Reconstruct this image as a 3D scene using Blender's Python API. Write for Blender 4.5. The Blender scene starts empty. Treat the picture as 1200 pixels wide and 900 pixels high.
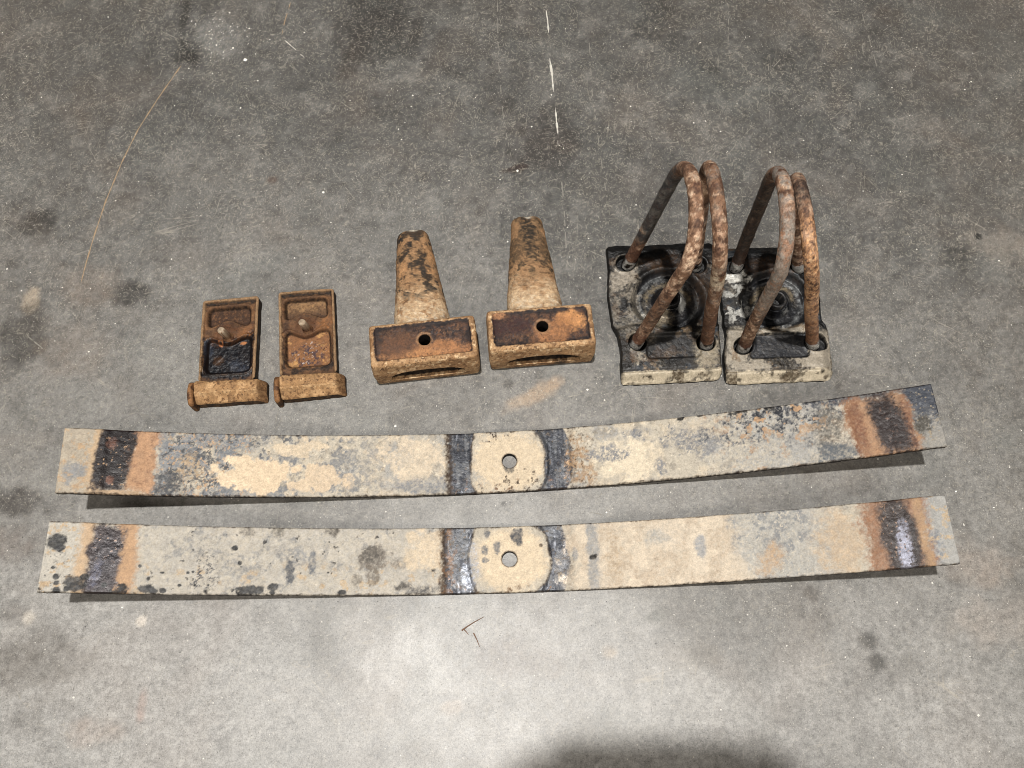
import bpy, bmesh, math, random
import numpy as np
from mathutils import Vector, Matrix

random.seed(7)
R = math.radians
scn = bpy.context.scene
col = scn.collection

# ------------------------------------------------------------------ camera
TILT = R(21.5)
DIST = .86
FPX = 955.0
CAM = np.array([0, -DIST*math.sin(TILT), DIST*math.cos(TILT)])
FW = np.array([0, math.sin(TILT), -math.cos(TILT)])
UP = np.array([0, math.cos(TILT), math.sin(TILT)])
cd = bpy.data.cameras.new('camera')
cd.sensor_fit = 'HORIZONTAL'
cd.sensor_width = 36
cd.lens = 36*FPX/1200
cd.clip_start = .02
cd.clip_end = 100
cam = bpy.data.objects.new('camera', cd)
col.objects.link(cam)
cam.location = CAM
cam.rotation_euler = (TILT, 0, 0)
scn.camera = cam

# ------------------------------------------------------------------ light and exposure
world = bpy.data.worlds.new('World')
scn.world = world
world.use_nodes = True
bg = world.node_tree.nodes['Background']
bg.inputs[0].default_value = (.93, .96, 1, 1)
bg.inputs[1].default_value = .025

ld = bpy.data.lights.new('ceiling_lamp', 'POINT')       # the small hard lamp high overhead
ld.energy = 670
ld.shadow_soft_size = .055
ld.color = (1, .975, .94)
lamp = bpy.data.objects.new('ceiling_lamp', ld)
lamp.location = (-.165, -.165, 3.6)
col.objects.link(lamp)

for fx, fy, fz, en in ((-1.45, -2.0, 2.5, 36), (1.75, -1.8, 2.5, 35)):   # soft fittings behind the photographer
    fd = bpy.data.lights.new('bay_lamp', 'AREA')
    fd.shape = 'RECTANGLE'
    fd.size = 1.2
    fd.size_y = .6
    fd.energy = en
    fd.color = (1, .93, .84)
    fill = bpy.data.objects.new('bay_lamp', fd)
    fill.location = (fx, fy, fz)
    fill.rotation_euler = (Vector((0, .05, 0))-Vector(fill.location)).to_track_quat('-Z', 'Y').to_euler()
    col.objects.link(fill)

scn.view_settings.view_transform = 'Standard'
scn.view_settings.look = 'None'
scn.view_settings.exposure = 0
scn.view_settings.gamma = 1
scn.render.engine = 'CYCLES'
scn.cycles.filter_width = .95


# ------------------------------------------------------------------ helpers
def at(u, v, z=0.0):
    """point at height z seen at photo position (u, v)"""
    d = FW + np.array([1., 0, 0])*(u-600)/FPX + UP*(450-v)/FPX
    return CAM + d*((z-CAM[2])/d[2])


def lin(r, g, b, k=.66):
    def f(c):
        c /= 255
        return c/12.92 if c <= .04045 else ((c+.055)/1.055)**2.4
    return np.array([f(r), f(g), f(b)])*k


def ss(a, b, x):
    t = np.clip((x-a)/(b-a), 0, 1)
    return t*t*(3-2*t)


def _h(i, j, k, seed):
    n = (i*np.uint32(374761393) + j*np.uint32(668265263) + k*np.uint32(2147483647 & 1274126177)
         + np.uint32((seed*974711) & 0xffffffff))
    n = (n ^ (n >> np.uint32(13)))*np.uint32(1274126177)
    n = n ^ (n >> np.uint32(16))
    n = n*np.uint32(2246822519)
    return ((n ^ (n >> np.uint32(15))) & np.uint32(0xffff)).astype(np.float32)/65535


def vnoise(P, seed=0):
    P = np.asarray(P, np.float64) + 1000.37
    i = np.floor(P).astype(np.int64)
    f = (P-i).astype(np.float32)
    f = f*f*(3-2*f)
    i = i.astype(np.uint32)
    o = 0
    with np.errstate(over='ignore'):
        for a in (0, 1):
            for b in (0, 1):
                for c in (0, 1):
                    w = ((f[:, 0] if a else 1-f[:, 0])*(f[:, 1] if b else 1-f[:, 1])
                         * (f[:, 2] if c else 1-f[:, 2]))
                    o = o + w*_h(i[:, 0]+np.uint32(a), i[:, 1]+np.uint32(b), i[:, 2]+np.uint32(c), seed)
    return o


def fbm(P, scale, octv=4, seed=0, gain=.5):
    """0..1 noise, feature size about 1/scale metres"""
    P = np.asarray(P, np.float64)
    if P.shape[1] == 2:
        P = np.c_[P, np.zeros(len(P))]
    o = 0
    a = 1.
    s = 0.
    for k in range(octv):
        o = o + a*vnoise(P*scale*2.03**k, seed+31*k)
        s += a
        a *= gain
    return np.clip((o/s-.5)*1.55+.5, 0, 1)


class Paint:
    """wear, rust and dirt laid over a surface, in the surface's own coordinates"""
    def __init__(s, L, N, base, rough=.6, metal=0., seed=0, crumb=1.5, crumb_scale=480):
        s.L = L                      # (n,2) local metres
        s.N = N                      # (n,3) positions for the noise
        n = len(L)
        s.c = np.tile(np.asarray(base, np.float32), (n, 1))
        s.r = np.full(n, rough, np.float32)
        s.m = np.full(n, metal, np.float32)
        s.seed = seed
        s.k = (fbm(s.N, crumb_scale, 4, seed*17+801, .65)-.5)*4*crumb     # breaks up every soft edge

    def fb(s, scale, octv=4, k=0, gain=.5):
        return fbm(s.N, scale, octv, s.seed*17+k, gain)

    def lay(s, c, mask, rough=None, metal=None):
        mask = np.clip(mask, 0, 1)
        mask = np.clip(mask+s.k*mask*(1-mask), 0, 1)
        s.c += (np.asarray(c, np.float32)-s.c)*mask[:, None]
        if rough is not None:
            s.r += (rough-s.r)*mask
        if metal is not None:
            s.m += (metal-s.m)*mask

    def blob(s, c, rx, ry, rot=0, soft=.25, warp=.35, scale=120, k=1, octv=4, p=2., shear=0.):
        x = s.L[:, 0]-c[0]
        y = s.L[:, 1]-c[1]
        ca, sa = math.cos(rot), math.sin(rot)
        x = x-shear*y
        d = (np.abs((x*ca+y*sa)/rx)**p+np.abs((-x*sa+y*ca)/ry)**p)**(1/p)
        if warp:
            d = d+(s.fb(scale, octv, k)-.5)*2*warp
        return 1-ss(1-soft, 1+soft, d)

    def speck(s, scale, thr, soft=.05, k=0, octv=3, gain=.5):
        return ss(thr-soft, thr+soft, s.fb(scale, octv, k, gain))

    def put(s, me, sat=.82, gain=1.0, contrast=.28):
        g = np.maximum(s.c@np.array([.25, .6, .15], np.float32), 1e-4)
        k = np.clip((g/.30)**contrast, .35, 1.12)*gain
        k = k*(1+.22*(fbm(s.N, 700, 3, s.seed+71)-.5)+.16*(fbm(s.N, 170, 4, s.seed+72)-.5))
        s.c = (g[:, None]+(s.c-g[:, None])*sat)*k[:, None]
        c = np.ones((len(s.c), 4), np.float32)
        c[:, :3] = np.clip(s.c, 0, 1)
        a = me.attributes.new('paint', 'FLOAT_COLOR', 'POINT')
        a.data.foreach_set('color', c.ravel())
        for nm, v in (('rough', s.r), ('metal', s.m)):
            b = me.attributes.new(nm, 'FLOAT', 'POINT')
            b.data.foreach_set('value', v.astype(np.float32))


def mesh_np(name, V, faces, smooth=True):
    """faces: list of (m,k) int arrays"""
    me = bpy.data.meshes.new(name)
    V = np.asarray(V, np.float32)
    me.vertices.add(len(V))
    me.vertices.foreach_set('co', V.ravel())
    loops = np.concatenate([np.asarray(f, np.int32).ravel() for f in faces])
    tot = np.concatenate([np.full(len(f), np.asarray(f).shape[1], np.int32) for f in faces])
    me.loops.add(len(loops))
    me.loops.foreach_set('vertex_index', loops)
    me.polygons.add(len(tot))
    st = np.concatenate([[0], np.cumsum(tot)[:-1]]).astype(np.int32)
    me.polygons.foreach_set('loop_start', st)
    me.polygons.foreach_set('use_smooth', np.full(len(tot), smooth))
    me.update(calc_edges=True)
    me.validate()
    return me


def grid_faces(nx, ny, off=0, flip=False):
    i = np.arange(nx*ny).reshape(ny, nx)+off
    q = np.stack([i[:-1, :-1], i[:-1, 1:], i[1:, 1:], i[1:, :-1]], -1).reshape(-1, 4)
    return q[:, ::-1] if flip else q


def link(name, me, mat=None, parent=None, loc=None):
    o = bpy.data.objects.new(name, me)
    col.objects.link(o)
    if mat:
        me.materials.append(mat)
    if parent:
        o.parent = parent
    if loc is not None:
        o.location = loc
    return o


def tag(o, label=None, cat=None, group=None, kind=None):
    for k, v in (('label', label), ('category', cat), ('group', group), ('kind', kind)):
        if v:
            o[k] = v
    return o


def thing(name, loc, label, cat, group=None):
    o = bpy.data.objects.new(name, None)
    o.empty_display_size = .03
    o.location = loc
    col.objects.link(o)
    return tag(o, label, cat, group)


class NT:
    """terse node building"""
    def __init__(s, name):
        s.m = bpy.data.materials.new(name)
        s.m.use_nodes = True
        s.t = s.m.node_tree
        s.b = s.t.nodes['Principled BSDF']

    def n(s, typ, ins=None, **kw):
        d = s.t.nodes.new(typ)
        for k, v in kw.items():
            setattr(d, k, v)
        for k, v in (ins or {}).items():
            s.set(d.inputs[k], v)
        return d

    def set(s, sock, v):
        if hasattr(v, 'is_output') or isinstance(v, bpy.types.NodeSocket):
            s.t.links.new(v, sock)
        else:
            sock.default_value = v

    def math(s, op, a, b=0., c=0., clamp=False):
        d = s.n('ShaderNodeMath', {0: a, 1: b, 2: c}, operation=op)
        d.use_clamp = clamp
        return d.outputs[0]

    def noise(s, vec, scale, detail=4., rough=.55, dist=0.):
        return s.n('ShaderNodeTexNoise', {'Vector': vec, 'Scale': scale, 'Detail': detail,
                                          'Roughness': rough, 'Distortion': dist}).outputs['Fac']

    def ramp(s, v, a, b, lo=0., hi=1.):
        return s.n('ShaderNodeMapRange', {0: v, 1: a, 2: b, 3: lo, 4: hi}).outputs[0]

    def mix(s, fac, a, b, mode='MIX'):
        d = s.n('ShaderNodeMix', data_type='RGBA', blend_type=mode)
        s.set(d.inputs[0], fac)
        s.set(d.inputs[6], a)
        s.set(d.inputs[7], b)
        return d.outputs[2]


def rgba(c):
    return (float(c[0]), float(c[1]), float(c[2]), 1)


def worn_material(name, grain=.25, bump=.35, pit=0., spec=.4, fine=900., pitcol=(40, 28, 22)):
    N = NT(name)
    co = N.n('ShaderNodeTexCoord').outputs['Object']
    c = N.n('ShaderNodeAttribute', attribute_name='paint').outputs['Color']
    g1 = N.noise(co, fine, 5, .65)
    g2 = N.noise(co, fine*.28, 4, .6)
    v = N.math('ADD', N.ramp(g1, .3, .7, -grain, grain), N.ramp(g2, .3, .7, -grain*.7, grain*.7))
    v = N.math('ADD', v, 1.0)
    vv = N.n('ShaderNodeCombineXYZ', {0: v, 1: v, 2: v}).outputs[0]
    c = N.mix(1., c, vv, 'MULTIPLY')
    hgt = N.math('ADD', g1, N.math('MULTIPLY', g2, 1.6))
    if pit:
        vo = N.n('ShaderNodeTexVoronoi', {'Vector': co, 'Scale': 330.})
        ga = N.noise(co, 60, 2)
        pm = N.math('MULTIPLY', N.ramp(vo.outputs['Distance'], .16, .30, 1, 0),
                    N.ramp(ga, .5, .62, 0, pit))
        c = N.mix(pm, c, rgba(lin(*pitcol)))
        hgt = N.math('SUBTRACT', hgt, N.math('MULTIPLY', pm, .8))
    N.set(N.b.inputs['Base Color'], c)
    r = N.n('ShaderNodeAttribute', attribute_name='rough').outputs['Fac']
    N.set(N.b.inputs['Roughness'], N.math('ADD', r, N.ramp(g2, .3, .7, -.1, .1), clamp=True))
    N.set(N.b.inputs['Metallic'], N.n('ShaderNodeAttribute', attribute_name='metal').outputs['Fac'])
    N.b.inputs['Specular IOR Level'].default_value = spec
    bp = N.n('ShaderNodeBump', {'Strength': bump, 'Distance': .0006, 'Height': hgt})
    N.set(N.b.inputs['Normal'], bp.outputs[0])
    return N.m


def plain_material(name, c, rough=.5, metal=0.):
    N = NT(name)
    co = N.n('ShaderNodeTexCoord').outputs['Object']
    g = N.noise(co, 300, 4)
    a = np.asarray(c)
    N.set(N.b.inputs['Base Color'], N.mix(N.ramp(g, .3, .7), rgba(a*.8), rgba(np.minimum(a*1.2, 1))))
    N.b.inputs['Roughness'].default_value = rough
    N.b.inputs['Metallic'].default_value = metal
    return N.m


# ------------------------------------------------------------------ the floor
def floor_material():
    N = NT('stained_concrete')
    co = N.n('ShaderNodeTexCoord').outputs['Object']
    c = N.n('ShaderNodeAttribute', attribute_name='paint').outputs['Color']
    dirt = N.n('ShaderNodeAttribute', attribute_name='rough').outputs['Fac']     # how scuffed the sealer is
    # mottling from centimetres down to grains
    n0 = N.noise(co, 28, 6, .6)
    n1 = N.noise(co, 150, 6, .62)
    n2 = N.noise(co, 800, 4, .6)
    v = N.math('ADD', N.ramp(n0, .3, .7, -.10, .10), N.ramp(n1, .3, .7, -.26, .26))
    v = N.math('ADD', v, N.ramp(n2, .25, .75, -.32, .32))
    v = N.math('ADD', v, N.ramp(N.noise(co, 380, 5, .7), .36, .64, -.17, .17))
    v = N.math('ADD', v, 1.)
    c = N.mix(1., c, N.n('ShaderNodeCombineXYZ', {0: v, 1: v, 2: v}).outputs[0], 'MULTIPLY')
    # faint warm and cool tints
    nt = N.noise(co, 9, 4, .6, .6)
    c = N.mix(N.ramp(nt, .52, .72, 0, .09), c, rgba(lin(165, 135, 108)))
    c = N.mix(N.ramp(nt, .46, .28, 0, .16), c, rgba(lin(128, 136, 132)))
    # short pale scuffs in several directions
    warp = N.n('ShaderNodeMix', {0: .012}, data_type='VECTOR')
    N.set(warp.inputs[4], co)
    N.set(warp.inputs[5], N.n('ShaderNodeTexNoise', {'Vector': co, 'Scale': 60.}).outputs['Color'])
    wc = warp.outputs[1]
    patch = N.noise(co, 14, 4, .6)
    for k, (rot, sx, sy, gate, amt) in enumerate(((20, 80, 330, .62, .6), (75, 95, 420, .66, .65), (130, 85, 360, .62, .55),
                                                 (-15, 110, 520, .5, .55), (100, 130, 480, .45, .5), (50, 150, 420, .45, .5))):
        mp = N.n('ShaderNodeMapping', {'Vector': wc, 'Rotation': (0, 0, R(rot)), 'Scale': (1/sx, 1/sy, 1),
                                       'Location': (k*3.7, k*1.9, 0)}, vector_type='TEXTURE')
        vo = N.n('ShaderNodeTexVoronoi', {'Vector': mp.outputs[0], 'Scale': 1., 'Randomness': 1.},
                 voronoi_dimensions='2D')
        sp = N.n('ShaderNodeSeparateColor', {0: vo.outputs['Color']})
        m = N.math('MULTIPLY', N.ramp(vo.outputs['Distance'], .08, .30, 1, 0),
                   N.ramp(sp.outputs[0], gate, 1.0, 0, 1))
        m = N.math('MULTIPLY', m, N.math('MULTIPLY', N.ramp(patch, .3, .65, .25, 1.), N.ramp(dirt, .35, .8, .25, 1)))
        c = N.mix(N.math('MULTIPLY', m, amt), c, rgba(lin(196, 188, 172)))
    # bright aggregate grains, dark pits
    for sc, lim, gate, cc, amt in ((260, .18, .82, (215, 210, 198), .65), (120, .09, .86, (236, 230, 218), .8),
                                   (560, .28, .7, (200, 194, 182), .55), (130, .09, .9, (35, 32, 28), .85),
                                   (420, .25, .8, (70, 66, 60), .5)):
        vo = N.n('ShaderNodeTexVoronoi', {'Vector': co, 'Scale': float(sc), 'Randomness': 1.})
        sp = N.n('ShaderNodeSeparateColor', {0: vo.outputs['Color']})
        m = N.math('MULTIPLY', N.ramp(vo.outputs['Distance'], lim*.6, lim*1.2, 1, 0),
                   N.ramp(sp.outputs[1], gate, gate+.05, 0, amt))
        c = N.mix(m, c, rgba(lin(*cc)))
    # hairline scratches
    for k, (rot, sx, sy) in enumerate(((12, 2.2, 26), (80, 1.8, 30), (-38, 2.5, 24))):
        mp = N.n('ShaderNodeMapping', {'Vector': co, 'Rotation': (0, 0, R(rot)), 'Scale': (1/sx, 1/sy, 1), 'Location': (k*5.1, 0, 0)},
                 vector_type='TEXTURE')
        nn = N.noise(mp.outputs[0], 1.6, 2, .45, .35)
        m = N.ramp(N.math('ABSOLUTE', N.math('SUBTRACT', nn, .5)), .0, .0035, 1, 0)
        m = N.math('MULTIPLY', m, N.ramp(N.noise(co, 22, 3), .5, .62, 0, .4))
        c = N.mix(m, c, rgba(lin(205, 196, 180)))
    N.set(N.b.inputs['Base Color'], c)
    rr = N.math('ADD', N.ramp(n1, .3, .7, -.05, .07), N.ramp(dirt, 0, 1, .40, .62))
    N.set(N.b.inputs['Roughness'], rr)
    N.b.inputs['Specular IOR Level'].default_value = .5
    h = N.math('ADD', N.math('MULTIPLY', n1, 1.), N.math('MULTIPLY', n2, .5))
    bp = N.n('ShaderNodeBump', {'Strength': .22, 'Distance': .0007, 'Height': h})
    N.set(N.b.inputs['Normal'], bp.outputs[0])
    return N.m


def graded(a, b, step, far, n):
    core = np.arange(a, b+step/2, step)
    t = np.linspace(0, 1, n+1)[1:]**2
    return np.r_[a-(t[::-1]*far), core, b+t*far]


gx = graded(-.74, .74, .0025, 5.3, 14)
gy = graded(-.42, .58, .0025, 5.3, 14)
X, Y = np.meshgrid(gx, gy)
L = np.c_[X.ravel(), Y.ravel()]
V = np.c_[L, np.zeros(len(L))]
p = Paint(L, V, lin(146, 142, 134), rough=.5, seed=3, crumb=.55, crumb_scale=130)
big = p.fb(2.2, 5, 1)
mid = p.fb(7, 5, 2)
sml = p.fb(26, 5, 3)
# darker and rougher towards the back, paler and smoother in front
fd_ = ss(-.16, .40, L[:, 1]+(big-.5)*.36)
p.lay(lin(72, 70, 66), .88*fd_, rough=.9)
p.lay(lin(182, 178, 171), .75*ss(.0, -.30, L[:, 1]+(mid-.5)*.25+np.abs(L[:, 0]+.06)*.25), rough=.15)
p.lay(lin(96, 90, 81), .36*ss(.55, .85, mid)*ss(.3, .7, big+.1))
p.lay(lin(118, 112, 103), .4*ss(.5, .9, sml))
p.lay(lin(165, 160, 150), .12*ss(.5, .2, mid))
fin = p.fb(60, 5, 5, .62)
p.lay(lin(74, 69, 62), .42*ss(.54, .74, fin)*(.35+.65*fd_))
p.lay(lin(172, 167, 157), .18*ss(.44, .26, fin))
p.lay(lin(110, 98, 84), .4*ss(.42, .66, np.abs(L[:, 0]))*ss(.2, .8, mid+.2))


def fl(u, v):
    return at(u, v)[:2]


def stain_or_sheen(u, v, ru, rv, c, a, rot=0, warp=.45, soft=.45, scale=60, k=1):
    q = fl(u, v)
    sx = abs(at(u+1, v)[0]-q[0])
    sy = abs(at(u, v+1)[1]-q[1])
    if sum(c) < 300:
        c, a = tuple(k*.70 for k in c), min(1, a*1.25)
    p.lay(lin(*c), a*p.blob(q, ru*sx, rv*sy, rot, soft, warp, scale, k, 4))


DK = (64, 56, 48)
stain_or_sheen(222, 62, 17, 14, DK, .75)
stain_or_sheen(216, 22, 5, 26, DK, .5)
stain_or_sheen(255, 45, 26, 24, (150, 148, 142), .35)
stain_or_sheen(440, 28, 40, 42, (66, 57, 50), .62)
stain_or_sheen(415, 66, 14, 28, (72, 62, 54), .45, -.35)
stain_or_sheen(488, 40, 8, 30, (76, 66, 58), .5, -.15)
stain_or_sheen(535, 88, 22, 5, (84, 76, 66), .4, -.7)
stain_or_sheen(597, 122, 7, 9, DK, .45)
stain_or_sheen(640, 170, 34, 32, (80, 66, 57), .55)
stain_or_sheen(655, 130, 25, 14, (84, 72, 62), .35)
stain_or_sheen(604, 198, 14, 4, (78, 48, 32), .8, .2, .5, .3)
stain_or_sheen(775, 25, 26, 30, (66, 60, 54), .4)
stain_or_sheen(840, 90, 10, 28, (74, 68, 60), .45, .5)
stain_or_sheen(910, 70, 26, 10, (80, 73, 65), .35, -.4)
stain_or_sheen(45, 262, 20, 17, (70, 63, 55), .6)
stain_or_sheen(155, 345, 24, 16, (74, 66, 58), .65, -.1)
stain_or_sheen(36, 354, 8, 13, (198, 172, 134), .75)
stain_or_sheen(28, 395, 30, 32, (84, 76, 66), .6)
stain_or_sheen(110, 335, 30, 24, (138, 116, 95), .4)
stain_or_sheen(90, 410, 40, 30, (150, 130, 110), .35)
stain_or_sheen(318, 212, 6, 5, (140, 92, 58), .5)
stain_or_sheen(625, 463, 30, 9, (186, 152, 108), .75, .45, .55, .5)
stain_or_sheen(650, 450, 12, 6, (205, 160, 104), .45, .5, .6, .5)
stain_or_sheen(596, 450, 7, 6, (90, 80, 66), .5)
stain_or_sheen(1172, 285, 34, 20, (166, 150, 130), .35)
stain_or_sheen(1040, 18, 20, 12, (120, 98, 78), .4)
stain_or_sheen(1125, 300, 18, 14, (78, 74, 66), .5)
stain_or_sheen(1146, 277, 4, 4, (40, 36, 32), .8, 0, .2)
stain_or_sheen(18, 590, 40, 20, (92, 78, 66), .6)
stain_or_sheen(12, 640, 28, 24, (120, 102, 88), .4)
stain_or_sheen(1018, 752, 12, 9, (96, 88, 78), .5)
stain_or_sheen(1029, 775, 10, 10, (88, 82, 72), .6)
stain_or_sheen(950, 695, 10, 8, (110, 98, 86), .5)
stain_or_sheen(1170, 730, 50, 26, (180, 160, 140), .35)
stain_or_sheen(1150, 660, 40, 24, (176, 154, 132), .4)
stain_or_sheen(40, 775, 46, 34, (116, 110, 100), .6)
stain_or_sheen(12, 720, 16, 12, (110, 100, 90), .4)
stain_or_sheen(166, 826, 5, 20, (184, 144, 122), .55, 0)
stain_or_sheen(105, 858, 30, 16, (176, 150, 128), .35)
stain_or_sheen(770, 721, 16, 6, (116, 116, 106), .5, .3)
stain_or_sheen(825, 768, 20, 12, (128, 122, 110), .45)
stain_or_sheen(590, 770, 30, 24, (150, 138, 128), .4)
stain_or_sheen(640, 780, 22, 16, (146, 134, 122), .4)
stain_or_sheen(490, 880, 26, 16, (146, 140, 130), .4)
stain_or_sheen(715, 765, 9, 8, (196, 172, 140), .5)
stain_or_sheen(530, 830, 12, 10, (206, 180, 152), .35)
stain_or_sheen(165, 728, 6, 7, (225, 210, 190), .8, 0, .4, .2)
stain_or_sheen(34, 724, 7, 8, (214, 200, 178), .6)
stain_or_sheen(490, 785, 60, 40, (205, 202, 195), .35)  # this pale patch and the next paint the floor's sheen into the colour
stain_or_sheen(560, 860, 60, 30, (205, 202, 195), .3)
stain_or_sheen(1008, 570, 24, 18, (120, 108, 96), .3)
stain_or_sheen(590, 590, 4, 4, (60, 54, 48), .6)
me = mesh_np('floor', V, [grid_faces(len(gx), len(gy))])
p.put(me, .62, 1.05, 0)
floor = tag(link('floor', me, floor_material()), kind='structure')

# long scratches and paint streaks dragged over the concrete
def ribbons(strokes):
    V, F = [], []
    for pts, w, brk in strokes:
        P = [np.array(q[:2]) for q in pts]
        out = []
        for a, b in zip(P[:-1], P[1:]):
            n = max(2, int(np.linalg.norm(b-a)/.002))
            out += [a+(b-a)*i/n for i in range(n)]
        out.append(P[-1])
        prev = None
        ph = random.random()*50
        for i, q in enumerate(out):
            d = out[min(i+1, len(out)-1)]-out[max(i-1, 0)]
            d = d/(np.linalg.norm(d)+1e-9)
            n = np.array([-d[1], d[0]])
            taper = min(1, (i+.3)/4, (len(out)-i-.7)/4)
            g = .5+.35*math.sin(i*.9+ph)+.45*math.sin(i*.37+ph*2)+random.uniform(-.35, .35)
            ww = w*taper*max(.25 if brk else .65, min(1.2, g+.3))
            q = q+n*random.uniform(-.15, .15)*w*(1 if brk else .4)
            if brk and g < brk:
                prev = None
                continue
            k = len(V)
            V += [(q[0]+n[0]*ww/2, q[1]+n[1]*ww/2, .00035), (q[0]-n[0]*ww/2, q[1]-n[1]*ww/2, .00035)]
            if prev is not None:
                F.append((prev, prev+1, k+1, k))
            prev = k
    return np.array(V), np.array(F)


def px(*pts):
    return [fl(*q) for q in pts]


for name, c, strokes in (
    ('tan_scratch', (180, 154, 122), [
        (px((213, 76), (185, 116), (162, 152), (143, 190), (124, 236), (110, 278), (100, 312), (95, 332)), .0015, .0),
        (px((341, 2), (334, 24), (330, 43)), .0012, .1)]),
    ('white_streak', (232, 228, 216), [
        (px((640, 12), (642, 27), (643, 39)), .0022, .0), (px((644, 68), (647, 88), (648.5, 108)), .0026, 0),
        (px((651, 127), (652, 142), (654, 158)), .0022, 0), (px((360, 461), (362, 469)), .0018, 0),
        (px((330, 44), (346, 58), (357, 68)), .0012, .1)]),
    ('pale_scratch', (152, 147, 137), [
        (px((583, 0), (584, 70), (590, 140), (599, 185)), .0010, .3), (px((690, 40), (694, 110), (702, 170), (712, 240)), .0010, .4),
        (px((653, 160), (660, 230), (664, 300)), .0012, .4), (px((854, 4), (853, 55)), .0010, .2),
        (px((900, 65), (902, 140)), .0009, .4), (px((925, 58), (860, 130)), .0009, .5),
        (px((258, 233), (252, 253)), .0013, 0), (px((395, 120), (388, 134)), .0012, 0),
        (px((845, 190), (880, 150)), .0008, .2), (px((1010, 50), (1012, 66)), .001, 0),
        (px((1045, 155), (1050, 143)), .0013, 0), (px((1090, 210), (1094, 218)), .0012, 0),
        (px((30, 392), (58, 415)), .0012, .2), (px((60, 352), (75, 362)), .0008, .2),
        (px((240, 130), (218, 165)), .0009, .4), (px((72, 100), (78, 92)), .0012, 0),
        (px((150, 190), (130, 205)), .0008, .2), (px((700, 585), (712, 568)), .0008, .2),
        (px((690, 600), (720, 606)), .0008, .3), (px((1060, 18), (1010, 55)), .0008, .5)] + [
        (lambda a, b, t, l: [np.array([a, b]), np.array([a+l*math.cos(t), b+l*math.sin(t)])])(
            random.uniform(-.65, .65), random.uniform(-.1, .53), random.uniform(0, 3.14), random.uniform(.006, .022)) and
        ((lambda a, b, t, l: [np.array([a, b]), np.array([a+l*math.cos(t), b+l*math.sin(t)])])(
            random.uniform(-.65, .65), random.uniform(-.1, .53), random.uniform(0, 3.14), random.choice((.008, .012, .02, .02, .05, .09))*random.uniform(.6, 1.3)),
         random.uniform(.0004, .0009), .2) for _ in range(230)])):
    v_, f_ = ribbons(strokes)
    o = link(name, mesh_np(name, v_, [f_], False), plain_material(name, lin(*c), .6), floor)
    o['kind'] = 'stuff'

# loose grit: hundreds of tiny pale chips
V, F = [], []
for i in range(850):
    x = random.uniform(-.66, .66)
    y = random.uniform(-.37, .52)
    if random.random() < .12:
        q = at(random.gauss(255, 22), random.gauss(46, 18))
        x, y = q[0], q[1]
    s = abs(random.gauss(0, .00042))+.00028
    if random.random() < .03:
        s *= 2.0
    a = random.uniform(0, 6.28)
    k = len(V)
    m = [(math.cos(a+t*1.5708)*s*random.uniform(.6, 1.4), math.sin(a+t*1.5708)*s*random.uniform(.6, 1.4)) for t in range(4)]
    V += [(x+mx, y+my, .0002) for mx, my in m]+[(x+random.uniform(-.3, .3)*s, y+random.uniform(-.3, .3)*s, s*.55+.0002)]
    F += [(k, k+1, k+4), (k+1, k+2, k+4), (k+2, k+3, k+4), (k+3, k, k+4)]
tag(link('grit', mesh_np('grit', np.array(V), [np.array(F)], False), plain_material('pale_grit', lin(240, 236, 226, .9), .45)),
    'tiny white grit scattered over the concrete floor', 'grit', None, 'stuff')


# ------------------------------------------------------------------ leaf springs
steel = worn_material('dusty_spring_steel', .20, .30, .12, .25, 800)


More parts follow.
